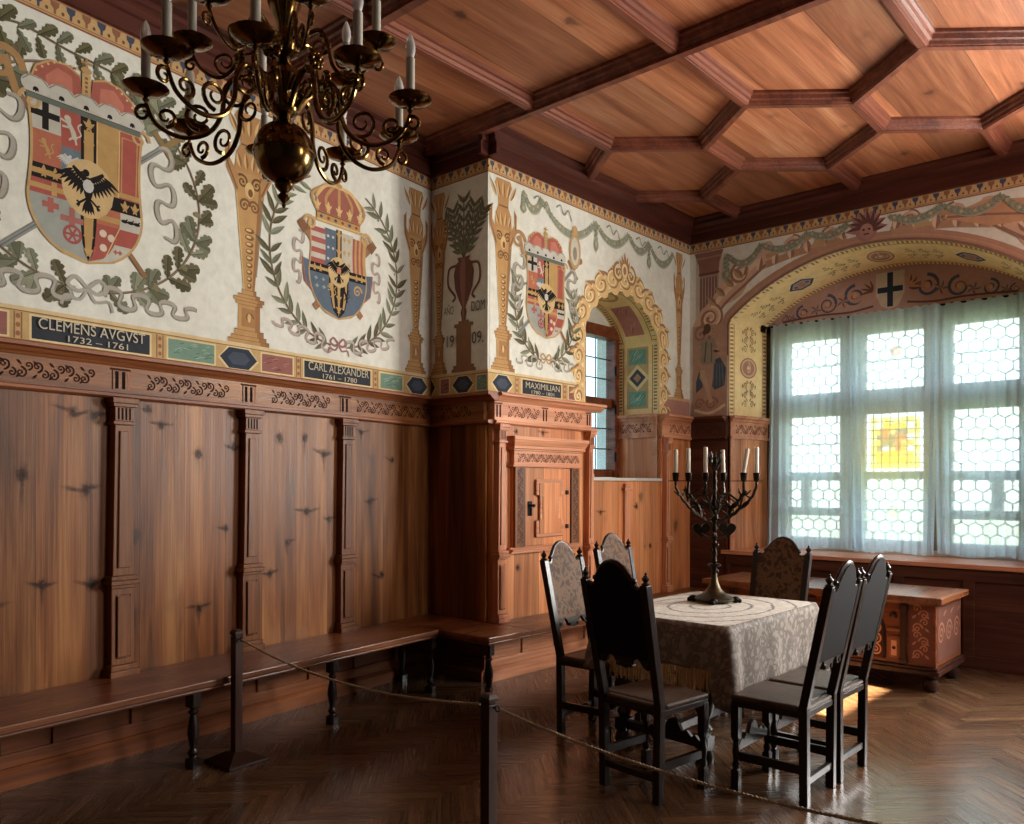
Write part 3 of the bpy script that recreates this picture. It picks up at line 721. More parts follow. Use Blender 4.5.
for x in xs1:
    batten(hm, (x, 4.62), (x, 5.58)); batten(hm, (x, 7.18), (x, YW - .02))
    for sg in (-1, 1):
        batten(hm, (x, 5.58), (x + sg * .6, 6.08)); batten(hm, (x, 7.18), (x + sg * .6, 6.68))
for x in xs2[1:]: batten(hm, (x, 6.08), (x, 6.68))
for x in xs1:
    for y in (5.58, 7.18): hm.lathe([(.030, ZC - .0858), (.030, ZC)], (x, y, 0), 6, ang=pi / 6)
for x in xs2[1:]:
    for y in (6.08, 6.68): hm.lathe([(.030, ZC - .0858), (.030, ZC)], (x, y, 0), 6, ang=pi / 6)
hm.build('honeycomb_battens', 'ceil_trim', ceil_o)
lm = MB()
for x in xs1:
    y = 4.62
    batten(lm, (x, YR), (x, 4.62))
lm.build('coffer_battens', 'ceil_trim', ceil_o)
for y in (4.62, 3.12, 1.62, 0.12, -1.38):
    bm_ = MB(); batten(bm_, (-5.12, y), (XR, y), 1.25, 0.10); bm_.build('cross_beam', 'ceil_trim', ceil_o)

CORN = [(0, 4.1425), (.035, 4.1425), (.035, 4.235), (.05, 4.245), (.05, 4.285), (.085, 4.315), (.085, 4.345), (.12, 4.365), (.12, 4.40), (0, 4.40)]
def cornice(root, y0, y1):
    m = MB(); m.hexa([(a, y0, b) for a, b in CORN], [(a, y1, b) for a, b in CORN]); return m.build('cornice', 'cornice', root)

def wall_root(name, mb, loc, rz, label):
    o = mb.build(name, 'fresco'); o.location = loc; o.rotation_euler = (0, 0, rz)
    return structure(o, label, 'wall')

def arc(yc, hw, spring, apex, n=32):
    h = apex - spring; r = (hw * hw + h * h) / (2 * h); a0 = math.asin(min(1, hw / r))
    return [(yc + r * sin(-a0 + 2 * a0 * i / n), apex - r + r * cos(-a0 + 2 * a0 * i / n)) for i in range(n + 1)]
class Niche:
    def __init__(s, yco, hwo, spo, apo, yci, hwi, spi, api, depth, zs):
        s.o = [(yco - hwo, zs + (spo - zs) * i / 8) for i in range(8)] + arc(yco, hwo, spo, apo) + [(yco + hwo, spo + (zs - spo) * (i + 1) / 8) for i in range(8)]
        s.i = [(yci - hwi, zs + (spi - zs) * i / 8) for i in range(8)] + arc(yci, hwi, spi, api) + [(yci + hwi, spi + (zs - spi) * (i + 1) / 8) for i in range(8)]
        s.d = depth; s.zs = zs; s.yo = (yco - hwo, yco + hwo); s.yi = (yci - hwi, yci + hwi)
        s.spo, s.spi, s.apo, s.api = spo, spi, apo, api
        s.c = [0]
        for a, b in zip(s.o, s.o[1:]): s.c.append(s.c[-1] + sqrt((a[0] - b[0]) ** 2 + (a[1] - b[1]) ** 2))
        s.len = s.c[-1]
        s.ja = s.c[8]; s.jb = s.len - s.c[8]       # arch between these arc lengths
    def at(s, u):
        u = max(0, min(s.len, u))
        for k in range(len(s.c) - 1):
            if u <= s.c[k + 1] + 1e-9: break
        t = (u - s.c[k]) / (s.c[k + 1] - s.c[k])
        lp = lambda A: (A[k][0] + (A[k + 1][0] - A[k][0]) * t, A[k][1] + (A[k + 1][1] - A[k][1]) * t)
        return lp(s.o), lp(s.i), (s.o[k + 1][0] - s.o[k][0], s.o[k + 1][1] - s.o[k][1])
    def reveal(s, u, v, h):
        """u along the opening, v 0 at the wall face .. 1 at the window"""
        a, b, d = s.at(u); l = sqrt(d[0] ** 2 + d[1] ** 2); nx, nz = d[1] / l, -d[0] / l   # inward
        return (-s.d * v, a[0] + (b[0] - a[0]) * v + nx * h, a[1] + (b[1] - a[1]) * v + nz * h)
    def front(s, u, v, h):
        """u along the opening, v distance outwards on the wall face"""
        a, b, d = s.at(u); l = sqrt(d[0] ** 2 + d[1] ** 2); nx, nz = -d[1] / l, d[0] / l
        return (h, a[0] + nx * v, a[1] + nz * v)
def niche_wall(m, y0, y1, z0, z1, N, win):
    m.c = lin(CREAM)
    q = lambda a, b, c, d, x=0: m.poly([(x, a, c), (x, b, c), (x, b, d), (x, a, d)])
    q(y0, N.yo[0], z0, z1); q(N.yo[1], y1, z0, z1); q(N.yo[0], N.yo[1], z0, N.zs)
    A = N.o[8:-8]
    for a, b in zip(A, A[1:]): m.poly([(0, a[0], a[1]), (0, b[0], b[1]), (0, b[0], z1), (0, a[0], z1)])
    for k in range(len(N.o) - 1): m.poly([(0, *N.o[k]), (0, *N.o[k + 1]), (-N.d, *N.i[k + 1]), (-N.d, *N.i[k])])
    m.poly([(0, N.yo[0], N.zs), (0, N.yo[1], N.zs), (-N.d, N.yi[1], N.zs), (-N.d, N.yi[0], N.zs)])
    wy0, wy1, wz0, wz1 = win
    x = -N.d; I = N.i[8:-8]
    q(N.yi[0], wy0, N.zs, N.spi, x); q(wy1, N.yi[1], N.zs, N.spi, x); q(wy0, wy1, N.zs, wz0, x)
    for a, b in zip(I, I[1:]):
        zb = wz1 if wz1 < a[1] and wz1 < b[1] else min(a[1], b[1])
        if wz1 >= N.spi and (a[0] < wy0 or b[0] > wy1): zb = N.spi
        m.poly([(x, a[0], zb), (x, b[0], zb), (x, b[0], b[1]), (x, a[0], a[1])])
    if wz1 < N.spi: q(wy0, wy1, wz1, N.spi, x)
    # the thickness of the masonry around the opening
    q(y0, y1, z0, wz0, x - .25); q(y0, wy0, wz0, wz1, x - .25); q(wy1, y1, wz0, wz1, x - .25); q(y0, y1, wz1, z1, x - .25)
    for a, b in (((wy0, wz0), (wy1, wz0)), ((wy1, wz0), (wy1, wz1)), ((wy1, wz1), (wy0, wz1)), ((wy0, wz1), (wy0, wz0))):
        m.poly([(x, *a), (x, *b), (x - .25, *b), (x - .25, *a)])
    for a, b in (((y0, z0), (y1, z0)), ((y1, z0), (y1, z1)), ((y1, z1), (y0, z1)), ((y0, z1), (y0, z0))):
        m.poly([(0, *a), (0, *b), (x - .25, *b), (x - .25, *a)])

# window openings of the two niches, in wall-local y (to the right along the wall)
X2Y = lambda x: x - XS
NB = Niche(X2Y(-2.63), 1.41, 3.26, 3.80, X2Y(-2.64), 1.30, 3.29, 3.72, .70, .875)
WB = (X2Y(-3.93), X2Y(-1.35), .93, 3.27)
NS = Niche(1.908, .625, 3.02, 3.42, 1.908, .625, 3.02, 3.42, .50, 1.60)
WS = (1.30, 2.50, 1.64, 3.20)

def plain_wall(y0, y1, z1=ZC + .05, t=.2):
    m = MB(); m.c = lin(CREAM); m.box(-t, 0, y0, y1, 0, z1); return m
wall_left = wall_root('wall_left', plain_wall(-7.6, .05), (XL, YB, 0), TH, 'painted white wall with two coats of arms above tall pine panelling')
wall_pier = wall_root('wall_pier', plain_wall(-.15, XS - XL - .003), (XL, YB, 0), -pi / 2, 'shaded narrow wall of the pier with a painted vase')
m = MB(); niche_wall(m, .02, YW - YB, 0, ZC + .05, NS, WS)
wall_side = wall_root('wall_side', m, (XS, YB, 0), 0, 'painted wall with a small arched window niche and one coat of arms')
m = MB(); niche_wall(m, -.2, X2Y(WIN3[0]), 0, ZC + .05, NB, WB)
for q_ in ((X2Y(WIN3[0]), X2Y(WIN3[1]), 0, WIN3[2]), (X2Y(WIN3[0]), X2Y(WIN3[1]), WIN3[3], ZC + .05), (X2Y(WIN3[1]), XR - XS + .2, 0, ZC + .05)): m.box(-.25, 0, *q_)
wall_back = wall_root('wall_back', m, (XS, YW, 0), -pi / 2, 'end wall with painted scrolls around the large arched window')
# unseen walls: right (with the window the sunbeam comes through) and rear
m = MB(); m.c = (1, 1, 1, 1)
frame_holes = [WIN4]
ys_ = sorted({YR, YW, WIN4[0], WIN4[1]}); zs_ = sorted({0, ZC + .05, WIN4[2], WIN4[3]})
for y0_, y1_ in zip(ys_, ys_[1:]):
    for z0_, z1_ in zip(zs_, zs_[1:]):
        if not any(h[0] < (y0_ + y1_) / 2 < h[1] and h[2] < (z0_ + z1_) / 2 < h[3] for h in frame_holes): m.box(XR, XR + .12, y0_, y1_, z0_, z1_)
structure(m.build('wall_right', 'out_wall'), 'plain wall with one small high window', 'wall')
m = MB(); m.box(-6.0, XR + .12, YR - .2, YR, 0, ZC + .05); structure(m.build('wall_rear', 'out_wall'), 'plain wall at the near end of the room', 'wall')

# ================================================================== WAINSCOT
def groove_rects(P, u, z0, z1, n, w, c=(36, 18, 12)):
    for i in range(n): 
        q = u + (i - (n - 1) / 2) * w * 2; P.rect(q - w / 2, q + w / 2, z0, z1, c)
def pilaster(root, y, mat='pine_post', x0=.02, w=1.0):
    m = MB(); B = lambda hw, d, a, b: m.box(x0, x0 + d, y - hw * w, y + hw * w, a, b)
    B(.088, .09, .47, .505); B(.08, .08, .505, .535); B(.068, .06, .535, .965); B(.038, .072, .58, .92)
    B(.076, .075, .965, .985); B(.086, .092, .985, 1.01); B(.078, .08, 1.01, 1.035)
    m.hexa([(x0 + d, y + a * w, 1.035) for d, a in ((0, -.062), (.062, -.062), (.062, .062), (0, .062))], [(x0 + d, y + a * w, 1.885) for d, a in ((0, -.05), (.062, -.05), (.062, .05), (0, .05))])
    m.hexa([(x0 + d, y + a * w, 1.08) for d, a in ((.05, -.036), (.072, -.036), (.072, .036), (.05, .036))], [(x0 + d, y + a * w, 1.85) for d, a in ((.05, -.026), (.072, -.026), (.072, .026), (.05, .026))])
    o = m.build('pilaster', mat, root, bevel=.004)
    m = MB(); B(.066, .075, 1.885, 1.905); B(.054, .068, 1.905, 1.985); B(.07, .082, 1.985, 2.005); B(.078, .09, 2.005, 2.035)
    c = m.build('capital', mat, o, bevel=.003)
    P = Paint(h0=x0 + .0685); groove_rects(P, y, 1.912, 1.98, 4, .011 * w); P.build('flutes', c)
    P = Paint(h0=x0 + .0608); k = (50, 26, 16)
    P.line([(y - .038 * w, 1.07), (y - .028 * w, 1.862), (y + .028 * w, 1.862), (y + .038 * w, 1.07), (y - .038 * w, 1.07)], .007, k)
    P.line([(y - .041 * w, .572), (y - .041 * w, .928), (y + .041 * w, .928), (y + .041 * w, .572), (y - .041 * w, .572)], .007, k); P.build('panel_grooves', o)
    return o
def wainscot(root, y0, y1, pils, board='pine_v', trim='pine_trim', rail='pine_h', post='pine_post', xo=0.0, frieze=True, ledge_end=0.0, low=True, z0=.45, carve=(58, 28, 18), gaps=None, ends=(0, 0)):
    m = MB(); m.box(0, xo + .025, y0, y1, z0, 2.06); m.build('wainscot_boards', board, root)
    m = MB(); m.box(0, xo + .045, y0, y1, 2.06, 2.225); m.build('frieze_board', rail, root, bevel=.003)
    m = MB()
    prof = [(0, 2.035), (xo + .05, 2.035), (xo + .068, 2.045), (xo + .068, 2.06), (xo + .055, 2.066), (0, 2.066)]
    m.hexa([(a, y0, b) for a, b in prof], [(a, y1 + ends[1] * .068, b) for a, b in prof])
    prof = [(0, 2.215), (xo + .055, 2.215), (xo + .07, 2.228), (xo + .08, 2.232), (xo + .1, 2.25), (xo + .125, 2.256), (xo + .125, 2.274), (xo + .11, 2.283), (0, 2.283)]
    m.hexa([(a, y0, b) for a, b in prof], [(a, y1 + ends[1] * .125, b) for a, b in prof]); m.build('ledge_moulding', trim, root)
    P = Paint(h0=xo + .0455)
    yy = sorted(pils)
    for y in yy:
        P.rect(y - .062, y + .062, 2.193, 2.205, (74, 36, 22)); P.rect(y - .05, y - .042, 2.085, 2.192, (74, 36, 22)); groove_rects(P, y, 2.09, 2.188, 2, .02, (34, 16, 10))
        P.rect(y + .044, y + .056, 2.085, 2.192, (176, 112, 74))
    ed = gaps if gaps else [(a + .12, b - .12) for a, b in zip(yy, yy[1:])]
    for a, b in ed: rosette_strip(P, a, b, 2.085, 2.2, carve)
    P.build('frieze_carving', root, 'carved scroll frieze with dark recesses')
    for y in yy: pilaster(root, y, post, x0=xo + .02)
    if low:
        m = MB(); m.box(0, .012, y0, y1, 0, z0); m.build('lower_panels', trim, root)
        m = MB(); m.box(0, .03, y0, y1, .37, .45); m.box(0, .03, y0, y1, .10, .17)
        k = max(1, round((y1 - y0) / .44))
        for i in range(k + 1):
            q = y0 + (y1 - y0) * i / k; m.box(0, .03, max(y0, q - .035), min(y1, q + .035), .17, .37)
        m.build('lower_rails', trim, root, bevel=.004)
        m = MB(); m.hexa([(a, y0, b) for a, b in ((0, 0), (.06, 0), (.06, .075), (.035, .1), (0, .1))], [(a, y1, b) for a, b in ((0, 0), (.06, 0), (.06, .075), (.035, .1), (0, .1))]); m.build('baseboard', trim, root)
PL = [-.06 - .0, -1.005, -1.885, -2.755, -3.635, -4.515, -5.395]
wainscot(wall_left, -7.5, 0, [-1.035, -1.89, -2.765, -3.64, -4.52, -5.4], gaps=[(-.93, -.1), (-1.72, -1.2), (-2.62, -2.06), (-3.5, -2.93), (-4.4, -3.78)])
wainscot(wall_pier, 0, XS - XL, [], board='pine_v', gaps=[(.15, .5)], ends=(0, 1))
# side wall: taller cupboard bay, lower panelling under the window, end strip
wainscot(wall_side, 0, 1.285, [], board='pine_side', trim='pine_side_trim', rail='pine_side_trim', xo=.03, gaps=[(.14, .53), (.73, 1.12)], carve=(96, 54, 38), ends=(0, 1))
P = Paint(h0=.0765)
for y in (.045, .62, 1.235):
    P.rect(y - .045, y + .045, 2.193, 2.205, (96, 54, 38)); groove_rects(P, y, 2.09, 2.188, 2, .018, (44, 22, 16)); P.rect(y + .04, y + .05, 2.085, 2.192, (206, 140, 106))
P.build('triglyphs', wall_side)
pilaster(wall_side, .055, 'pine_side_post', x0=.05, w=.75); pilaster(wall_side, 1.235, 'pine_side_post', x0=.05, w=.62)
def low_panel(root, y0, y1, zt, board, rail):
    m = MB(); m.box(0, .02, y0, y1, .45, zt); m.build('wainscot_boards', board, root)
    m = MB(); m.box(0, .03, y0, y1, 0, .10); m.box(0, .03, y0, y1, .36, .45)
    for i in range(4):
        q = y0 + (y1 - y0) * i / 3; m.box(0, .03, max(y0, q - .035), min(y1, q + .035), .1, .36)
    m.build('lower_rails', rail, root, bevel=.004)
    m = MB(); m.box(0, .012, y0, y1, .1, .36); m.build('lower_panels', board, root)
low_panel(wall_side, 1.285, 2.535, 1.595, 'pine_side', 'pine_side_trim')
m = MB(); m.box(.02, .05, 1.86, 1.95, .47, 1.5); m.box(.02, .065, 1.84, 1.97, 1.5, 1.53); m.box(.02, .055, 1.86, 1.95, 1.53, 1.57); m.build('pilaster', 'pine_side_post', wall_side, bevel=.004)
wainscot(wall_side, 2.535, YW - YB, [], board='pine_side', trim='pine_side_trim', rail='pine_side_trim', gaps=[(2.66, 3.1)], carve=(110, 62, 42), low=False)
m = MB(); m.box(0, .03, 2.535, YW - YB, 0, .45); m.build('lower_panels', 'pine_side', wall_side)
pilaster(wall_side, 2.60, 'pine_side_post', x0=.02, w=.6)
# panelling inside the small niche (far reveal) and at the window wall
def reveal_panel(root, N, right, z0, z1, board, trim, carve=(100, 56, 40)):
    k = -1 if right else 0
    yo, yi = (N.yo[1], N.yi[1]) if right else (N.yo[0], N.yi[0]); sg = -1 if right else 1
    fp = lambda v, z, h: (-N.d * v, yo + (yi - yo) * v + sg * h, z)
    def slab(m, h, a, b, v0=0, v1=1): m.hexa([fp(v0, a, 0), fp(v1, a, 0), fp(v1, a, h), fp(v0, a, h)], [fp(v0, b, 0), fp(v1, b, 0), fp(v1, b, h), fp(v0, b, h)])
    m = MB(); slab(m, .02, z0, z1); m.build('reveal_boards', board, root)
    m = MB(); slab(m, .03, z1 - .22, z1 - .06, .0, 1); slab(m, .05, z1 - .06, z1 - .03, 0, 1); slab(m, .075, z1 - .03, z1, 0, 1); slab(m, .04, z1 - .24, z1 - .22, 0, 1)
    slab(m, .03, z0, z1 - .24, 0, .1); m.build('reveal_moulding', trim, root)
    P = Paint(mp=lambda u, v, h: fp(u, v, h), h0=.031); 
    h = z1 - .08 - (z1 - .205)
    Q = Paint(mp=lambda u, v, h: fp(u / N.d, v, h), h0=.031); rosette_strip(Q, .1 * N.d, .92 * N.d, z1 - .2, z1 - .08, carve); Q.build('reveal_carving', root)
reveal_panel(wall_side, NS, True, 1.60, 2.285, 'pine_side', 'pine_side_trim')
reveal_panel(wall_side, NS, False, 1.60, 2.285, 'pine_side', 'pine_side_trim')
reveal_panel(wall_back, NB, False, .875, 2.285, 'pine_side', 'pine_side_trim')
reveal_panel(wall_back, NB, True, .875, 2.285, 'pine_side', 'pine_side_trim')
wainscot(wall_back, 0, NB.yo[0], [], board='pine_shaded', rail='pine_shaded', trim='pine_shaded', gaps=[(.08, .38)], carve=(70, 36, 26))
wainscot(wall_back, NB.yo[1], X2Y(WIN3[0]), [], board='pine_shaded', rail='pine_shaded', trim='pine_shaded', gaps=[(NB.yo[1] + .1, NB.yo[1] + .6)], carve=(70, 36, 26))
m = MB(); m.box(0, .025, NB.yo[0], NB.yo[1], .1, .84); m.build('apron_boards', 'pine_shaded', wall_back)
m = MB(); m.box(0, .045, NB.yo[0], NB.yo[1], 0, .1); m.box(0, .04, NB.yo[0], NB.yo[1], .74, .84)
for i in range(6): 
    q = NB.yo[0] + (NB.yo[1] - NB.yo[0]) * i / 5; m.box(0, .04, max(NB.yo[0], q - .045), min(NB.yo[1], q + .045), .1, .74)
m.build('apron_rails', 'pine_shaded', wall_back, bevel=.004)
for r, a, b in ((wall_left, -7.5, 0), (wall_pier, 0, XS - XL + .12), (wall_side, -.12, YW - YB), (wall_back, 0, XR - XS)): cornice(r, a, b)

knots(wall_left, [(-2.25, 1.74, .07), (-1.99, 1.79, .06), (-2.5, 1.9, .05), (-2.58, 1.99, .05), (-1.62, 1.87, .07), (-1.4, 1.88, .06), (-1.22, 1.77, .07), (-1.38, 1.36, .06), (-1.17, 1.3, .05), (-2.05, 1.27, .05), (-2.24, .78, .06), (-2.9, 1.93, .07), (-3.02, 1.94, .06), (-3.28, 1.6, .08), (-2.95, 1.52, .07), (-2.92, 1.0, .06), (-3.18, 1.02, .06), (-3.45, .92, .07), (-1.7, .95, .06), (-.75, 1.42, .06), (-.5, 1.75, .05), (-.62, .85, .06), (-.85, 1.95, .05), (-1.05, .7, .05), (-1.55, 1.15, .05)], .0262)
knots(wall_side, [(.55, .95, .06), (.35, .82, .05), (1.5, 1.3, .05), (2.1, 1.35, .06), (2.35, .95, .05), (1.65, .8, .05)], .0212)
knots(wall_side, [(.3, .88, .06), (.75, .8, .05), (.62, 1.99, .05), (.28, 1.99, .04)], .0562)
# sills
m = MB(); m.hexa([(.06, NB.yo[0] - .05, .845), (.06, NB.yo[1] + .05, .845), (-.02, NB.yo[1] + .05, .845), (-.02, NB.yo[0] - .05, .845)], [(.06, NB.yo[0] - .05, .885), (.06, NB.yo[1] + .05, .885), (-.02, NB.yo[1] + .05, .885), (-.02, NB.yo[0] - .05, .885)])
m.hexa([(-.02, NB.yo[0] + .01, .872), (-.02, NB.yo[1] - .01, .872), (-.7, NB.yi[1], .872), (-.7, NB.yi[0], .872)], [(-.02, NB.yo[0] + .01, .885), (-.02, NB.yo[1] - .01, .885), (-.7, NB.yi[1], .885), (-.7, NB.yi[0], .885)])
o = m.build('trim_1', 'pine_side_trim', bevel=.004); o.location = (XS, YW, 0); o.rotation_euler = (0, 0, -pi / 2); structure(o, 'wooden sill board along the large window', 'window sill')
m = MB(); m.box(-.49, .05, NS.yo[0] + .003, NS.yo[1] - .003, 1.597, 1.625)
o = m.build('trim_2', 'white_sill', bevel=.004); o.location = (XS, YB, 0); structure(o, 'pale sill under the small arched window', 'window sill')

# ================================================================== WINDOWS
def clip_seg(a, b, r):
    x0, x1, y0, y1 = r; dx, dy = b[0] - a[0], b[1] - a[1]; t0, t1 = 0.0, 1.0
    for p, q in ((-dx, a[0] - x0), (dx, x1 - a[0]), (-dy, a[1] - y0), (dy, y1 - a[1])):
        if abs(p) < 1e-12:
            if q < 0: return None
        else:
            t = q / p
            if p < 0: t0 = max(t0, t)
            else: t1 = min(t1, t)
    if t0 >= t1 - 1e-6: return None
    return (a[0] + dx * t0, a[1] + dy * t0), (a[0] + dx * t1, a[1] + dy * t1)
def bar2(m, a, b, w, x0, x1):
    dx, dy = b[0] - a[0], b[1] - a[1]; d = sqrt(dx * dx + dy * dy); nx, ny = -dy / d * w / 2, dx / d * w / 2
    q = [(a[0] + nx, a[1] + ny), (b[0] + nx, b[1] + ny), (b[0] - nx, b[1] - ny), (a[0] - nx, a[1] - ny)]
    m.hexa([(x0, *p) for p in q], [(x1, *p) for p in q])
def hex_leads(m, r, wid, x, w=.0115, rnd=None):
    y0, y1, z0, z1 = r; s = wid / sqrt(3); seen = set()
    for row in range(-1, int((z1 - z0) / (1.5 * s)) + 2):
        for c in range(-1, int((y1 - y0) / wid) + 2):
            cx, cz = y0 + wid * (c + .5 * (row % 2)) + wid * .1, z0 + 1.5 * s * row + s * .4
            v = [(cx + s * sin(pi / 3 * k), cz + s * cos(pi / 3 * k)) for k in range(6)]
            for k in range(6):
                a, b = v[k], v[(k + 1) % 6]; key = (round((a[0] + b[0]) * 500), round((a[1] + b[1]) * 500))
                if key in seen: continue
                seen.add(key); g = clip_seg(a, b, r)
                if g: bar2(m, g[0], g[1], w, x - .003, x + .003)
def pane(frame, r, x, wid=.122, bars=()):
    y0, y1, z0, z1 = r
    m = MB(); m.box(x - .002, x + .002, y0, y1, z0, z1); p = m.build('pane', 'glass', frame)
    m = MB(); hex_leads(m, r, wid, x + .006)
    for z in bars: m.box(x + .006, x + .016, y0, y1, z - .005, z + .005)
    m.build('leading', 'lead', p)
    return p
def frame_around(m, outer, holes, x0, x1):
    """boxes filling outer minus holes (holes in a grid-like layout), by scanlines"""
    ys = sorted({outer[0], outer[1], *[h[0] for h in holes], *[h[1] for h in holes]}); zs = sorted({outer[2], outer[3], *[h[2] for h in holes], *[h[3] for h in holes]})
    for j in range(len(zs) - 1):
        run = None
        for i in range(len(ys) - 1):
            cy, cz = (ys[i] + ys[i + 1]) / 2, (zs[j] + zs[j + 1]) / 2
            solid = not any(h[0] < cy < h[1] and h[2] < cz < h[3] for h in holes)
            if solid and run is None: run = ys[i]
            if (not solid or i == len(ys) - 2) and run is not None:
                m.box(x0, x1, run, ys[i + 1] if solid else ys[i], zs[j], zs[j + 1]); run = None
cols = [tuple(X2Y(v) for v in c) for c in ((-3.71, -3.165), (-2.92, -2.36), (-2.11, -1.555))]
holes, extra = [], []
for i, (a, b) in enumerate(cols):
    holes.append((a, b, 2.53, 3.10)); holes.append((a, b, 1.70, 2.285))
    if i == 1: holes.append((a, b, 1.015, 1.625))
    else:
        k = a + (.135 if i == 0 else .335)
        holes += [(a, k, 1.325, 1.61), (k + .09, b, 1.325, 1.61), (a, b, 1.01, 1.24)]
m = MB(); xw = -NB.d - .10; frame_around(m, (WB[0], WB[1], WB[2], WB[3]), holes, xw - .04, xw + .05)
win1 = m.build('window_1', 'win_frame', bevel=.006); win1.location = (XS, YW, 0); win1.rotation_euler = (0, 0, -pi / 2)
structure(win1, 'large leaded window in three bays behind sheer curtains', 'window')
m = MB()
for a, b in ((WB[0], WB[0] + .07), (WB[1] - .07, WB[1])): m.box(xw + .05, xw + .12, a, b, WB[2], WB[3])
m.box(xw + .05, xw + .12, WB[0], WB[1], WB[3] - .05, WB[3]); m.build('outer_frame', 'dark_wood', win1)
for i in range(3):
    a, b = cols[i]
    for z in (2.30, 2.46) : pass
    m = MB(); m.box(xw + .05, xw + .085, a - .05, b + .05, 2.33, 2.36); m.box(xw + .05, xw + .075, a - .05, b + .05, 1.64, 1.66); m.build('glazing_bead', 'win_frame', win1)
    for q in (.25, .75):
        m = MB(); yy = a + (b - a) * q; m.box(xw + .05, xw + .065, yy - .03, yy + .03, 2.375, 2.475); m.build('hinge_plate', 'iron', win1)
for px_ in (-3.27, -2.05, -1.77):
    m = MB(); yy = X2Y(px_); m.box(xw + .05, xw + .10, yy - .035, yy + .035, .935, .985); m.build('sill_latch', 'chest_wood', win1, bevel=.004)
for h in holes:
    if h[0] == cols[1][0] and abs(h[2] - 1.70) < .01: continue
    H_ = h[3] - h[2]; pane(win1, h, xw, bars=[(h[2] + h[3]) / 2] if H_ > .5 else [])
# stained glass panel in the middle bay
a, b = cols[1]; z0, z1 = 1.70, 2.285
m = MB(); m.c = (.95, .97, .95, 1)
m.box(xw - .002, xw + .002, a, b, z0, z1); sp = m.build('stained_glass_pane', 'stained', win1); sp['label'] = 'yellow stained glass panel with a heraldic shield'
m = MB(); RG = random.Random(3)
def cell(y0, y1, za, zb, c): m.c = lin(c); m.poly([(xw + .004, y0, za), (xw + .004, y1, za), (xw + .004, y1, zb), (xw + .004, y0, zb)])
py0, py1, pz0, pz1 = a + .05, b - .04, z0 + .03, z1 - .04
for i in range(8):
    for j in range(9):
        y0_, y1_ = py0 + (py1 - py0) * i / 8, py0 + (py1 - py0) * (i + 1) / 8; za, zb_ = pz0 + (pz1 - pz0) * j / 9, pz0 + (pz1 - pz0) * (j + 1) / 9
        if i in (0, 7) or j in (0, 8): c = [(250, 232, 120), (252, 240, 160), (236, 214, 90)][RG.randrange(3)] if j else (250, 226, 90)
        elif j in (1, 2): c = (250, 206, 40)
        elif j in (7,): c = (246, 190, 40) if i in (2, 3, 4, 5) else (252, 246, 220)
        else: c = [(232, 180, 60), (210, 120, 60), (250, 244, 224), (240, 210, 120), (150, 130, 90)][RG.randrange(5)]
        cell(y0_, y1_, za, zb_, c)
m.build('shield_glass', 'stained', sp, recalc=False)
m = MB()
for i in range(1, 7): yy = a + (b - a) * i / 7; m.box(xw + .006, xw + .014, yy - .004, yy + .004, z0, z1)
for j in range(1, 7): zz = z0 + (z1 - z0) * j / 7; m.box(xw + .006, xw + .014, a, b, zz - .004, zz + .004)
m.build('leading', 'lead', sp)
# small medallions in the other panes
def medallion(y, z, r, c):
    m = MB(); m.c = lin(c); n = 18; m.poly([(xw + .004, y + r * cos(2 * pi * i / n), z + r * sin(2 * pi * i / n)) for i in range(n)]); m.build('medallion_glass', 'stained', win1, recalc=False)
    m = MB(); m.tube([(xw + .01, y + r * cos(2 * pi * i / n), z + r * sin(2 * pi * i / n)) for i in range(n)], .004, 6, True); m.build('medallion_lead', 'lead', win1)
medallion(X2Y(-2.63), 2.90, .05, (236, 150, 120)); medallion(X2Y(-2.65), 1.30, .055, (250, 226, 150)); medallion(X2Y(-1.83), 2.05, .085, (252, 252, 214)); medallion(X2Y(-3.44), 2.06, .065, (250, 226, 214))

# small window: fixed frame with one open casement
m = MB(); xs_ = -NS.d - .05
frame_around(m, (WS[0], WS[1], WS[2], WS[3]), [(WS[0] + .06, 1.86, 1.72, 2.36), (1.94, WS[1] - .06, 1.72, 2.36), (WS[0] + .06, 1.86, 2.46, 3.08), (1.94, WS[1] - .06, 2.46, 3.08)], xs_ - .04, xs_ + .05)
win2 = m.build('window_2', 'chest_wood', bevel=.005); win2.location = (XS, YB, 0); structure(win2, 'small wooden window in the arched niche', 'window')
for r in ((WS[0] + .06, 1.86, 1.72, 2.36), (1.94, WS[1] - .06, 1.72, 2.36), (WS[0] + .06, 1.86, 2.46, 3.08), (1.94, WS[1] - .06, 2.46, 3.08)):
    m = MB(); m.box(xs_ - .002, xs_ + .002, r[0], r[1], r[2], r[3]); p = m.build('pane', 'glass_dim', win2)
    m = MB()
    for k in (1, 2): zz = r[2] + (r[3] - r[2]) * k / 3; m.box(xs_ + .003, xs_ + .012, r[0], r[1], zz - .006, zz + .006)
    m.box(xs_ + .003, xs_ + .012, (r[0] + r[1]) / 2 - .005, (r[0] + r[1]) / 2 + .005, r[2], r[3]); m.build('leading', 'lead', p)
m = MB(); m.box(xs_ + .05, xs_ + .09, WS[1] - .07, WS[1], WS[2], WS[3]); m.box(xs_ + .05, xs_ + .10, WS[0], WS[1], WS[3] - .12, WS[3]); m.box(xs_ + .05, xs_ + .075, 1.86, 1.94, WS[2], WS[3] - .12)
m.build('outer_frame', 'chest_wood', win2, bevel=.004)
for z in (1.85, 2.35, 2.75):
    m = MB(); m.lathe([(.014, -.05), (.014, .05)], (xs_ + .095, WS[1] - .075, z), 8); m.build('hinge', 'iron', win2)

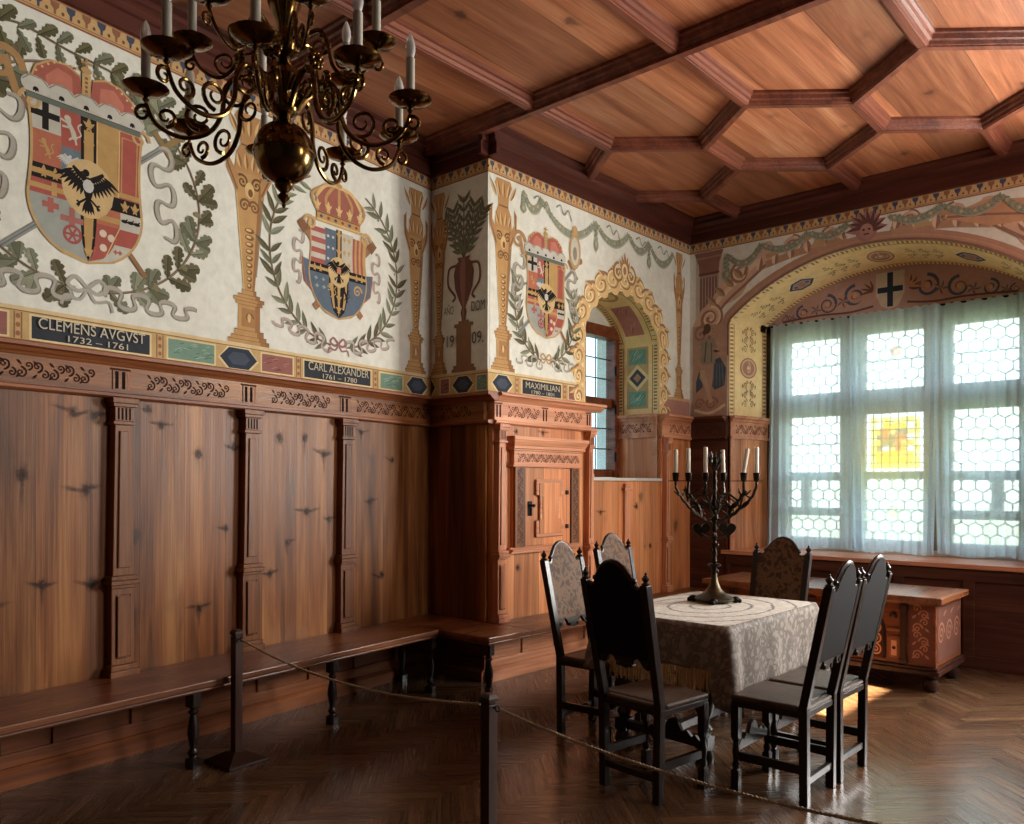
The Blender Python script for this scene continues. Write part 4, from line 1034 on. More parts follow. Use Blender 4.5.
m = MB(); a0, a1, b0, b1 = X2Y(WIN3[0]), X2Y(WIN3[1]), WIN3[2], WIN3[3]
frame_around(m, (a0, a1, b0, b1), [(a0 + .07, (a0 + a1) / 2 - .04, b0 + .07, b1 - .07), ((a0 + a1) / 2 + .04, a1 - .07, b0 + .07, b1 - .07)], -.24, -.16)
o = m.build('window_3', 'win_frame'); o.location = (XS, YW, 0); o.rotation_euler = (0, 0, -pi / 2); structure(o, 'second large window further along the window wall', 'window')

m = MB(); m.box(4.0, 4.2, 2.5, 9.5, -.1, 4.40); m.box(3.98, 4.22, 2.5, 9.5, 4.40, 4.46)  # added out of view to block the sun and trim its floor patch
structure(m.build('sun_blocker_wall', 'out_wall'), 'unseen wall added outside to block the sun', 'wall')

# ================================================================== MURALS (paint on the walls; each motif a part of its wall)
def bands(root, y0, y1, items):
    P = Paint(h0=.002); band_top(P, y0, y1); P.build('painted_cornice_band', root)
    P = Paint(h0=.002); band_low(P, y0, y1, items); P.build('painted_marble_band', root)
def coat_one(root, u, zb, zt, w, hat):
    """quartered shield with black eagle, under a red prince's hat"""
    P = Paint(h0=.0055); h = zt - zb; z = (zb + zt) / 2; f = shield_fn(u, z, w, h)
    sword(P, u - w * .72, zb - h * .02, u + w * .74, zt - h * .02, .03, (150, 152, 148), (150, 120, 66)); 
    P.line([(u + w * .55, zb - h * .02), (u - w * .62, zt + h * .02)], .03, (150, 104, 60)); P.spiral(u - w * .72, zt + h * .14, w * .17, 1.3, w * .07, (178, 130, 66)); P.line([(u - w * .6, zt - h * .02), (u - w * .7, zt + h * .2)], .04, (178, 130, 66))
    for sg in (-1, 1):
        serpentine(P, u + sg * w * .68, zt - h * .04, u + sg * w * .80, zt - h * .72, w * .13, 2.6, .026)
    shield_rim(P, f, .03, (200, 160, 92))
    C = lambda a0, a1, b0, b1, c: shield_cell(P, f, a0, a1, b0, b1, c)
    WH, RD, GD, BK, BL, SL = (200, 196, 182), (176, 66, 46), (196, 150, 70), (44, 40, 38), (108, 128, 140), (164, 168, 160)
    C(-1, -.5, 0, .2, WH); C(-.5, -.14, 0, .26, RD); C(-.14, .16, 0, .3, BK); C(.16, .58, 0, .5, GD); C(.58, 1, .02, .5, RD)
    C(-1, -.5, .2, .42, (186, 92, 50)); C(-.5, -.14, .26, .46, BL); C(-1, -.14, .42, .52, BK); C(.16, 1, .5, .6, BK)
    C(-1, -.14, .52, .62, RD); C(-1, -.14, .62, 1, SL); C(-.14, .16, .3, 1, BK); C(.16, .6, .6, .72, (190, 96, 52)); C(.16, .6, .72, 1, RD); C(.6, 1, .6, .72, WH); C(.6, 1, .72, .84, RD); C(.6, 1, .84, 1, WH)
    C(.16, .6, .65, .69, GD); C(-.08, .1, .1, .95, GD); C(-1, 1, .455, .49, GD)
    k = w * .5
    cross(P, *f(-.76, .09), w * .12, h * .1, w * .055, BK); lion(P, *f(-.3, .13), w * .13, (206, 198, 182)); eagle(P, *f(-.32, .36), w * .11, (206, 208, 204)); lion(P, *f(-.76, .31), w * .09, GD)
    for q in (.06, .2): fleur(P, *f(.01, q), w * .07, GD)
    for q in (-.8, -.6): fleur(P, *f(q, .47), w * .06, GD)
    for q in (.7, .9): fleur(P, *f(q, .55), w * .06, GD)
    for q in (.72, .84, .93): fleur(P, *f(.01, q), w * .065, GD)
    cross(P, *f(-.6, .57), w * .22, h * .045, w * .045, GD); cross(P, *f(-.66, .68), w * .07, h * .05, w * .05, (176, 84, 66)); cross(P, *f(-.3, .74), w * .1, h * .08, w * .05, (176, 96, 84))
    P.ell(*f(-.34, .84), w * .085, w * .085, (168, 66, 54)); P.ell(*f(-.34, .84), w * .06, w * .06, SL)
    for i in range(3): a = pi / 3 * i; c = f(-.34, .84); P.line([(c[0] - w * .06 * cos(a), c[1] - w * .06 * sin(a)), (c[0] + w * .06 * cos(a), c[1] + w * .06 * sin(a))], w * .02, (168, 66, 54))
    for a, b in ((.3, .78), (.48, .8), (.38, .88)): P.ell(*f(a, b), w * .035, w * .035, (226, 206, 180), n=10)
    for a in (.68, .8, .92): c = f(a, .655); P.ell(c[0], c[1], w * .035, h * .013, BK, n=8); P.line([c, (c[0] + w * .03, c[1] + h * .02)], w * .012, BK)
    for a in (.72, .84): cross(P, *f(a, .89), w * .02, h * .016, w * .014, RD)
    P.line([f(.58, .02), f(.58, .5)], w * .012, OCHL); P.line([f(.16, 0), f(.16, .5)], w * .012, OCHL); P.line([f(.64, .06), f(.94, .06), f(.94, .46), f(.64, .46), f(.64, .06)], w * .012, GD); P.line([f(.6, .72), f(.6, .94)], w * .01, OCHL)
    P.ell(u, z + h * .0, w * .235, w * .26, (214, 178, 112)); eagle(P, u, z + h * .01, w * .25, (38, 34, 34)); P.ell(u, z + h * .02, w * .05, w * .06, (206, 206, 200), n=10)
    for sg in (-1, 1): P.spiral(*f(sg * .98, .03), w * .1, 1.2, w * .035, (206, 160, 92), start=0 if sg > 0 else pi, d=sg)
    prince_hat(P, u - w * .02, zt - h * .02, w * .98, hat)
    return P.build('coat_of_arms', root)

# ---- left wall
bands(wall_left, -7.5, 0, [('name', -4.9, -4.2), ('gap', -4.16, -4.1), ('green', -4.05, -3.75), ('red', -3.68, -3.345), ('gap', -3.31, -3.275), ('name', -3.225, -2.56), ('gap', -2.515, -2.475), ('green', -2.44, -2.12), ('hex', -2.08, -1.79), ('red', -1.75, -1.49), ('gap', -1.455, -1.42), ('name', -1.385, -.725), ('gap', -.69, -.65), ('green', -.615, -.36), ('hex', -.31, -.05)])
P = Paint(h0=.003); wreath(P, -2.93, 3.22, .70, .60, 'oak', 1, -pi / 2 + .1, pi / 2 - .1, 15); wreath(P, -2.93, 3.22, .70, .60, 'oak', -1, -pi / 2 + .1, pi / 2 - .1, 15)
P.line(P.curve([(-3.5, 3.86), (-3.3, 3.93), (-3.05, 3.9), (-2.7, 3.86), (-2.45, 3.7)]), .014, (118, 100, 72))
for i in range(12):
    t = i / 11; x, y = -3.5 + 1.1 * t, 3.88 + .05 * sin(pi * t) - .12 * t * t
    for sg in (-1, 1): l = R.uniform(.11, .15); P.oak(x, y, -.2 + sg * R.uniform(.7, 1.1), l, l * .52, *(((112, 108, 70), (92, 88, 56)) if i % 2 else (G1, G3)))
for sg in (-1, 1): serpentine(P, -2.93 + sg * .1, 2.61, -2.93 + sg * .66, 2.60, .055, 3.3, .024)
bow(P, -2.93, 2.63, .11); P.build('oak_wreath', wall_left, 'painted oak leaf wreath with grey ribbon')
coat_one(wall_left, -2.93, 2.78, 3.58, .62, .30)['label'] = 'large painted coat of arms under a red hat with white brim'
for u in (-4.0, -1.855, -.2):
    P = Paint(h0=.003); herm(P, u, 2.474, 3.99, .19 if u < -1 else .15); P.build('painted_pillar', wall_left)
P = Paint(h0=.003)
wreath(P, -1.06, 3.19, .63, .62, 'laurel', 1, -pi / 2 + .12, pi / 2 - .45, 17); wreath(P, -1.06, 3.19, .63, .62, 'laurel', -1, -pi / 2 + .12, pi / 2 - .45, 17)
for sg in (-1, 1): serpentine(P, -1.06 + sg * .08, 2.57, -1.06 + sg * .58, 2.68, .05, 3.4, .02, (190, 172, 160), (160, 138, 130))
bow(P, -1.06, 2.59, .08, (160, 106, 96))
for sg in (-1, 1): serpentine(P, -1.06 + sg * .38, 3.34, -1.06 + sg * .40, 2.98, .045, 2.5, .02, (190, 172, 160), (160, 138, 130))
P.build('laurel_wreath', wall_left, 'painted laurel wreath with pink bow')
def coat_two(root, u, zb, zt, w, ch):
    P = Paint(h0=.0055); h = zt - zb; z = (zb + zt) / 2; f = shield_fn(u, z, w, h, .55)
    for sg in (-1, 1): P.line([(u + sg * w * .42, zb + h * .06), (u - sg * w * .62, zt - h * .1)], .05, (166, 112, 64)); P.line([(u - sg * w * .56, zt - h * .16), (u - sg * w * .66, zt - h * .06)], .07, (140, 92, 52))
    BL, RD, GD, BK = (96, 112, 132), (178, 74, 56), (200, 156, 78), (44, 40, 40)
    for sg in (-1, 1): P.poly([(u + sg * w * .3, z + h * .02), (u + sg * w * .62, z + h * .06), (u + sg * w * .58, z - h * .18), (u + sg * w * .36, z - h * .32), (u + sg * w * .2, z - h * .3)], BL); P.line([(u + sg * w * .62, z + h * .06), (u + sg * w * .58, z - h * .18), (u + sg * w * .36, z - h * .32)], .014, (170, 96, 70))
    shield_rim(P, f, .022, (200, 160, 92)); C = lambda a0, a1, b0, b1, c: shield_cell(P, f, a0, a1, b0, b1, c)
    for i in range(7): C(-1, -.5, .08 + i * .055, .08 + (i + 1) * .055, RD if i % 2 == 0 else (206, 198, 184))
    C(-.5, -.1, .06, .46, BL); C(.1, .52, .06, .46, (206, 196, 174))
    for i in range(6): C(.52 + i * .08, .52 + (i + 1) * .08, .08, .46, RD if i % 2 == 0 else GD)
    C(-1, 1, .46, .56, BK); C(-1, -.35, .56, 1, BL); C(-.35, .35, .56, 1, BK); C(.35, 1, .56, 1, BL); C(-.1, .1, .04, 1, BK); C(-.05, .05, .04, 1, GD); C(-1, 1, .495, .525, GD); C(-.3, -.2, .58, .9, GD); C(.2, .3, .58, .9, GD)
    for a in (-.4, -.22): 
        for b in (.14, .26, .38): P.ell(*f(a, b), w * .022, h * .016, (206, 206, 190), n=6)
    for a in (-.8, -.55): 
        for b in (.62, .7): cross(P, *f(a, b), w * .03, h * .022, w * .014, (150, 186, 170))
    for a in (.2, .38): 
        for b in (.13, .27, .4): fleur(P, *f(a, b), w * .045, GD)
    lion(P, *f(-.26, .72), w * .11, GD); lion(P, *f(.26, .72), w * .11, BK); P.spiral(*f(.7, .66), w * .08, 1.4, w * .03, GD)
    for b in (.1, .28, .66, .78, .9): fleur(P, *f(0, b), w * .07, GD)
    for a in (-.85, -.65, .65, .85): fleur(P, *f(a, .51), w * .055, GD)
    P.ell(u, z + h * .0, w * .19, w * .2, (216, 182, 116)); eagle(P, u, z + h * .02, w * .19, (36, 32, 32)); P.ell(u, z + h * .02, w * .04, w * .05, (206, 120, 80), n=8)
    for sg in (-1, 1): P.spiral(*f(sg * 1.0, .06), w * .1, 1.3, w * .045, (206, 160, 92), start=0 if sg > 0 else pi, d=sg)
    open_crown(P, u, zt + h * .0, w * .92, ch)
    return P.build('coat_of_arms', root)
coat_two(wall_left, -1.06, 2.78, 3.46, .56, .29)['label'] = 'painted coat of arms under a golden crown in a laurel wreath'
M['letter'] = plain('painted_letters', (206, 196, 172), 0.9); M['letter_dark'] = plain('painted_dark_letters', (92, 80, 66), 0.9)
text('inscription', 'CLEMENS AVGVST', 'letter', wall_left, -2.895, 2.395, .60, .058); text('inscription', '1732 \u2013 1761', 'letter', wall_left, -2.87, 2.335, .34, .034)
text('inscription', 'CARL ALEXANDER', 'letter', wall_left, -1.055, 2.395, .60, .058); text('inscription', '1761 \u2013 1780', 'letter', wall_left, -1.055, 2.335, .34, .034)

# ---- pier
bands(wall_pier, 0, XS - XL, [('hex', -.1, .05), ('red', .12, .22), ('hex', .26, .50), ('green', .54, .65)])
P = Paint(h0=.003); herm(P, .10, 2.474, 3.99, .11); P.build('painted_pillar', wall_pier)
P = Paint(h0=.003); VB = (128, 78, 66)
for hw, a, b in ((.14, 2.474, 2.50), (.12, 2.50, 2.53), (.085, 2.53, 2.84), (.11, 2.84, 2.87), (.06, 2.87, 2.89)): P.rect(.39 - hw, .39 + hw, a, b, (150, 104, 62))
body = [(.02, 2.89), (.035, 2.96), (.02, 3.0), (.05, 3.05), (.10, 3.16), (.115, 3.28), (.09, 3.36), (.06, 3.38), (.075, 3.41)]
P.poly([(.39 - a, b) for a, b in body] + [(.39 + a, b) for a, b in body[::-1]], VB); P.poly([(.39 - a * .4, b) for a, b in body] + [(.39 + a * .2, b) for a, b in body[::-1]], (158, 104, 88))
for sg in (-1, 1): P.line(P.curve([(.39 + sg * .09, 3.35), (.39 + sg * .17, 3.33), (.39 + sg * .18, 3.2), (.39 + sg * .1, 3.1), (.39 + sg * .13, 3.06)], 6), .022, VB)
for a in (-.55, -.3, 0, .3, .55):
    st = P.curve([(.39, 3.4), (.39 + a * .25, 3.62), (.39 + a * .42, 3.9 - abs(a) * .25)], 8); P.line(st, .012, (104, 92, 66))
    for i in range(2, len(st) - 1, 2):
        an = atan2(st[i + 1][1] - st[i][1], st[i + 1][0] - st[i][0])
        for sg in (-1, 1): P.leaf(st[i][0], st[i][1], an + sg * .7, .12, .034, G1, G3)
P.build('painted_vase', wall_pier, 'painted two-handled vase with a leafy plant')
text('inscription', 'A\u00d1O', 'letter_dark', wall_pier, .225, 2.985, .115, .085); text('inscription', 'DOM', 'letter_dark', wall_pier, .56, 2.985, .15, .08)
text('inscription', '19', 'letter_dark', wall_pier, .235, 2.73, .085, .095); text('inscription', '09.', 'letter_dark', wall_pier, .56, 2.73, .13, .095)

# ---- side wall with the small niche
P = Paint(h0=.002); band_top(P, 0, YW - YB); P.build('painted_cornice_band', wall_side)
P = Paint(h0=.002); band_low(P, 0, 1.27, [('hex', .05, .29), ('gap', .325, .37), ('name', .415, .93), ('gap', .965, 1.0), ('red', 1.04, 1.17)]); P.build('painted_marble_band', wall_side)
P = Paint(h0=.002); P.rect(2.66, YW - YB, 2.285, 2.48, (178, 120, 104)); P.rect(2.66, YW - YB, 2.45, 2.48, (206, 166, 110)); P.build('painted_marble_band', wall_side)
text('inscription', 'MAXIMILIAN', 'letter', wall_side, .672, 2.385, .45, .05); text('inscription', '1780 \u2013 1801', 'letter', wall_side, .672, 2.332, .30, .03)
P = Paint(h0=.003); herm(P, .175, 2.474, 4.02, .165); P.build('painted_pillar', wall_side, 'painted tapering ochre pillar by the pier corner')
P = Paint(h0=.003); herm(P, 2.93, 2.474, 4.01, .115); P.build('painted_pillar', wall_side)
P = Paint(h0=.003)
wreath(P, .72, 3.05, .40, .44, 'laurel', 1, -pi / 2 + .15, .55, 11); wreath(P, .72, 3.05, .40, .44, 'laurel', -1, -pi / 2 + .15, .55, 11)
for sg in (-1, 1): serpentine(P, .72 + sg * .06, 2.59, .72 + sg * .38, 2.60, .05, 2.5, .016, (182, 178, 166), (150, 146, 136))
bow(P, .72, 2.64, .07, (190, 150, 90)); P.build('laurel_wreath', wall_side)
coat_one(wall_side, .72, 2.82, 3.48, .50, .27)['label'] = 'smaller painted coat of arms beside the arched niche'
P = Paint(h0=.003)
for a, b, s_ in (((.42, 4.0), (.66, 3.99), .12), ((.66, 3.99), (1.44, 3.98), .2), ((1.44, 3.98), (1.98, 3.99), .14), ((1.98, 3.99), (2.34, 3.99), .12), ((2.34, 3.99), (2.8, 3.98), .16)): garland(P, *a, *b, s_, .06)
for u, l in ((.42, .18), (1.44, .28), (2.34, .26)): tassel(P, u, 3.99, l, .05)
for u in (.55, .85, 1.6, 2.1, 2.5):
    ribbon(P, [(u, 3.97), (u + .06, 4.0), (u + .11, 3.93), (u + .17, 3.98), (u + .22, 3.9)], .012, (160, 156, 136), (136, 132, 116))
P.ell(1.12, 3.64, .085, .16, (196, 150, 80)); P.ell(1.12, 3.64, .06, .125, (206, 200, 184)); P.ell(1.12, 3.62, .03, .06, (150, 142, 120)); P.ell(1.12, 3.82, .04, .05, (196, 150, 80))
P.build('painted_garlands', wall_side)
P = Paint(mp=NS.front, h0=.003)
YF, YFD, YFL = (226, 182, 104), (166, 114, 62), (246, 220, 156)
P.rect(0, NS.len, 0, .06, YFL, nu=60); P.rect(0, NS.len, .015, .022, YFD, nu=60); P.rect(.6, NS.len - .6, .06, .11, YF, nu=50)
n = 17
for i in range(n):
    u = .68 + (NS.len - 1.3) * (i + .5) / n; d = 1 if i < n / 2 else -1; g = .085 + .05 * sin(pi * (i + .5) / n) ** 2
    P.ell(u, .09, .09, g, YF); P.spiral(u, .10, g * .95, 1.4, .026, YFD, d=d, start=0 if d > 0 else pi); P.spiral(u - d * .02, .105, g * .7, 1.3, .02, YFL, d=d, start=.4 if d > 0 else pi - .4)
    P.leaf(u + d * .05, .15, pi / 2 + d * .5, .1, .05, YF, YFD)
for i in range(10):
    for sd in (0, 1):
        u = (.1 + i * .055) if sd == 0 else NS.len - (.1 + i * .055); P.leaf(u, .06, pi / 2 + (.6 if i % 2 else -.6), .1, .05, YF, YFD)
        if i % 3 == 0: P.leaf(u, .1, pi / 2, .09, .035, G1, G2)
P.build('painted_arch_frame', wall_side, 'painted golden scroll frame round the small arched niche')
P = Paint(h0=.006)
for sg in (-1, 1): P.spiral(1.908 + sg * .1, 3.58, .1, 1.4, .03, YFD, start=pi / 2, d=-sg); P.spiral(1.908 + sg * .1, 3.585, .075, 1.2, .02, YFL, start=pi / 2, d=-sg)
for k in (-.5, -.25, 0, .25, .5): P.leaf(1.908, 3.56, pi / 2 + k, .24 - abs(k) * .12, .06, (202, 140, 84), YFD)
P.ell(1.908, 3.62, .05, .07, YFL); P.ell(1.908, 3.62, .025, .04, (176, 110, 70)); P.build('painted_finial', wall_side)
# inside of the niche: soffit and jambs
P = Paint(mp=NS.reveal, h0=.003); P.cut = .03; YB_ = (250, 216, 136)
P.rect(.69, NS.len - .69, 0, 1, YB_, nu=56, nv=2)
L = NS.len
def dent(P, u0, u1, v0, v1, st, c):
    k = int((u1 - u0) / st)
    for i in range(k): u = u0 + st * i; P.rect(u, u + st * .5, v0, v1, c)
dent(P, .7, L - .7, .03, .11, .034, (150, 118, 70)); dent(P, .7, L - .7, .88, .96, .034, (150, 118, 70)); P.rect(.69, L - .69, .13, .15, (170, 126, 70), nu=50); P.rect(.69, L - .69, .84, .86, (170, 126, 70), nu=50)
P.inc = 1.5e-4
for a, b in ((.75, NS.ja - .03), (L - NS.ja + .03, L - .75)):
    P.h = .0045
    P.rect(a, b, .24, .76, (196, 158, 90)); c0, c1 = (a + b) / 2 - .13, (a + b) / 2 + .13
    for p, q in ((a + .02, c0 - .01), (c1 + .01, b - .02)):
        P.rect(p, q, .29, .71, (112, 160, 132))
        for i in range(14): x = R.uniform(p, q - .06); y = R.uniform(.3, .6); P.line([(x, y), (x + .03, y + .05), (x + .055, y + .1)], .01, ((160, 196, 172) if i % 2 else (74, 122, 98)))
    m_ = (a + b) / 2; P.poly([(m_ - .14, .5), (m_, .2), (m_ + .14, .5), (m_, .8)], (236, 206, 130)); P.poly([(m_ - .095, .5), (m_, .3), (m_ + .095, .5), (m_, .7)], (78, 78, 84)); P.poly([(m_ - .05, .5), (m_, .4), (m_ + .05, .5), (m_, .6)], (176, 130, 90))
A0, A1 = NS.ja + .05, L - NS.ja - .05
for i in range(3):
    P.h = .0045; a = A0 + (A1 - A0) * i / 3 + .03; b = A0 + (A1 - A0) * (i + 1) / 3 - .03
    if i == 1: P.ell((a + b) / 2, .5, (b - a) * .45, .26, (196, 150, 74)); P.ell((a + b) / 2, .5, (b - a) * .36, .2, (236, 206, 130)); P.spiral((a + b) / 2, .5, .1, 1.3, .03, (176, 110, 60))
    else:
        P.rect(a, b, .22, .78, (250, 216, 136), nu=12); P.h += .0006; P.rect(a + .02, b - .02, .27, .73, (188, 116, 102), nu=12); P.h += .0006
        for q in range(8): x = R.uniform(a + .03, b - .1); y = R.uniform(.3, .6); P.line([(x, y), (x + .04, y + .06), (x + .07, y + .08)], .012, ((206, 146, 126) if q % 2 else (146, 76, 66)))
P.build('painted_soffit', wall_side, 'yellow painted niche soffit with green and red marbled panels')

# ---- back wall: scrolls round the arch, figure, garlands
P = Paint(h0=.002); band_top(P, 0, X2Y(WIN3[0])); P.build('painted_cornice_band', wall_back)
BG, BGD, BGL = (212, 170, 138), (158, 112, 92), (232, 202, 168)
P = Paint(mp=NB.front, h0=.0025)
ja, jb = NB.ja, NB.jb
P.rect(ja - .35, jb + .35, 0, .09, (184, 136, 108), nu=60); P.rect(ja - .35, jb + .35, 0, .02, (146, 100, 82), nu=60); P.rect(ja - .1, jb + .1, .04, .05, (198, 150, 110), nu=60)
P.build('painted_arch_border', wall_back)
def volute(P, u, z, r, d, c=BG):
    P.ell(u, z, r * .96, r * .96, c); P.spiral(u, z, r, 1.7, r * .30, BGD, start=pi / 2, d=d); P.spiral(u + r * .05, z + r * .03, r * .82, 1.5, r * .2, BGL, start=pi / 2, d=d)
P = Paint(h0=.004); yc = 1.865
for sg in (-1, 1):
    q = lambda x: yc + sg * x
    # cornucopia stems climbing along the arch
    P.line(P.curve([(q(1.72), 3.12), (q(1.62), 3.4), (q(1.35), 3.62), (q(1.12), 3.80), (q(.9), 3.93)], 8), [.20 + .06 * sin(i * .5) for i in range(33)], BG)
    P.line(P.curve([(q(1.68), 3.2), (q(1.56), 3.46), (q(1.3), 3.68), (q(1.08), 3.84)], 8), [.05] * 25, BGL); P.line(P.curve([(q(1.62), 3.16), (q(1.48), 3.42), (q(1.22), 3.62), (q(1.0), 3.78)], 8), [.03] * 25, BGD)
    volute(P, q(1.62), 3.32, .15, sg); volute(P, q(1.28), 3.74, .11, -sg); volute(P, q(.72), 3.92, .10, sg); volute(P, q(.36), 3.94, .09, -sg)
    P.line(P.curve([(q(1.0), 3.78), (q(.7), 3.84), (q(.45), 3.86), (q(.2), 3.88)], 6), .07, (186, 140, 104))
    for i in range(7): x = 1.25 - .17 * i; P.leaf(q(x), 3.70 + .03 * i, pi / 2 + sg * (.3 - .1 * i), .15, .07, BGL, BGD)
    for i in range(4): P.leaf(q(1.55 - .1 * i), 3.45 + .08 * i, (pi * .75 if sg < 0 else pi * .25), .16, .07, (188, 150, 100), BGD)
    P.line([(q(1.0), 3.86), (q(.55), 3.97)], .05, (190, 146, 100)); P.poly([(q(.55), 3.86), (q(.45), 3.99), (q(.38), 3.86)], (196, 158, 104))
# central grotesque mask
MK = (172, 118, 110)
P.ell(yc - .02, 3.93, .1, .11, MK)
for k in range(9): P.leaf(yc - .02, 3.94, pi * k / 8, .19, .07, MK, (112, 66, 62))
P.ell(yc - .02, 3.92, .06, .07, (182, 128, 110)); P.ell(yc - .045, 3.935, .012, .01, (70, 40, 40), n=8); P.ell(yc + .005, 3.935, .012, .01, (70, 40, 40), n=8); P.line([(yc - .045, 3.893), (yc + .005, 3.893)], .012, (96, 50, 50))
# right-hand cornucopia
P.poly([(yc + .62, 3.9), (yc + .95, 3.99), (yc + 1.3, 3.93), (yc + 1.35, 3.74), (yc + 1.0, 3.76)], (206, 150, 104)); P.line([(yc + .66, 3.9), (yc + .98, 3.86), (yc + 1.3, 3.8)], .02, BGD)
P.build('painted_scrollwork', wall_back, 'painted salmon scrolls and a mask above the large arch')
P = Paint(h0=.0075)
for a, b, s_ in (((.45, 3.96), (.82, 4.0), .14), ((.82, 4.0), (1.3, 4.02), .1), ((1.3, 4.02), (1.68, 4.02), .07), ((2.05, 4.02), (2.5, 4.02), .08), ((2.5, 4.02), (2.95, 4.0), .1), ((2.95, 4.0), (3.35, 3.96), .14)): garland(P, *a, *b, s_, .06)
tassel(P, .44, 3.97, .28, .06); tassel(P, 3.36, 3.97, .28, .06); P.build('painted_garlands', wall_back)
def fluted(root, u):
    P = Paint(h0=.003); c = (176, 138, 124)
    P.rect(u - .15, u + .15, 2.29, 4.035, (206, 186, 164)); 
    P.rect(u - .11, u + .11, 3.1, 3.78, c)
    for i in range(6): P.rect(u - .10 + .035 * i, u - .085 + .035 * i, 3.1, 3.76, (112, 80, 76))
    P.poly([(u - .11, 3.78), (u + .11, 3.78), (u + .12, 3.9), (u + .17, 4.03), (u - .17, 4.03), (u - .12, 3.9)], (150, 96, 80)); P.line([(u - .12, 3.8), (u + .12, 3.8)], .02, (112, 70, 60)); P.line([(u - .15, 3.97), (u + .15, 3.97)], .02, (176, 124, 100))
    P.build('painted_fluted_pillar', root)
fluted(wall_back, .23); fluted(wall_back, 3.5)
def figure(root, u, sg):
    P = Paint(h0=.0095); SK, SKD, CL, CLD, BL = (186, 150, 122), (140, 104, 84), (150, 142, 124), (104, 98, 88), (72, 88, 106)
    P.rect(u - .2, u + .2, 2.29, 3.25, (182, 142, 116)); X = lambda a: u + sg * a
    P.spiral(X(-.1), 3.16, .1, 1.4, .035, BGD); P.spiral(X(.02), 2.42, .075, 1.5, .028, BGD); P.spiral(X(-.12), 2.42, .06, 1.4, .022, BGD); P.line(P.curve([(X(-.18), 2.36), (X(0), 2.32), (X(.18), 2.4)], 6), .03, BGL)
    P.poly([(X(.0), 2.86), (X(.12), 2.9), (X(.19), 2.78), (X(.17), 2.6), (X(.06), 2.56), (X(-.02), 2.66)], BL); P.poly([(X(-.16), 2.66), (X(-.1), 2.84), (X(-.08), 2.6), (X(-.16), 2.54)], BL)
    for i in range(5): P.line([(X(.02 + .03 * i), 2.84), (X(.0 + .04 * i), 2.6)], .012, (104, 118, 132))
    P.poly([(X(-.1), 2.9), (X(.05), 2.9), (X(.04), 2.7), (X(.0), 2.46), (X(-.06), 2.46), (X(-.06), 2.6), (X(-.12), 2.7)], SK); P.poly([(X(-.12), 2.78), (X(-.06), 2.78), (X(.04), 2.44), (X(0), 2.42)], (198, 166, 138))
    P.poly([(X(-.12), 3.06), (X(-.06), 3.12), (X(.05), 3.11), (X(.09), 3.02), (X(.05), 2.92), (X(.07), 2.84), (X(-.12), 2.84), (X(-.09), 2.94)], CL); P.line([(X(-.04), 3.08), (X(-.06), 2.86)], .016, CLD); P.line([(X(.02), 3.06), (X(.02), 2.86)], .014, CLD)
    P.line(P.curve([(X(.07), 3.07), (X(.14), 2.99), (X(.05), 2.97), (X(.16), 2.93)], 6), [.04] * 19, SK); P.line(P.curve([(X(-.12), 3.05), (X(-.16), 2.94), (X(-.11), 2.84)], 6), [.04] * 13, SK)
    P.ell(X(.01), 3.2, .045, .058, SK); P.line([(X(0), 3.14), (X(-.01), 3.1)], .035, SKD); P.ell(X(-.03), 3.215, .042, .055, (100, 76, 58)); P.ell(X(-.06), 3.18, .025, .03, (100, 76, 58)); P.ell(X(.035), 3.205, .006, .005, (60, 40, 34), n=6); P.line([(X(.03), 3.175), (X(.05), 3.175)], .006, (140, 70, 60))
    P.build('painted_figure', root, 'painted standing woman in a grey bodice and blue skirt')
figure(wall_back, .245, 1); figure(wall_back, 3.49, -1)
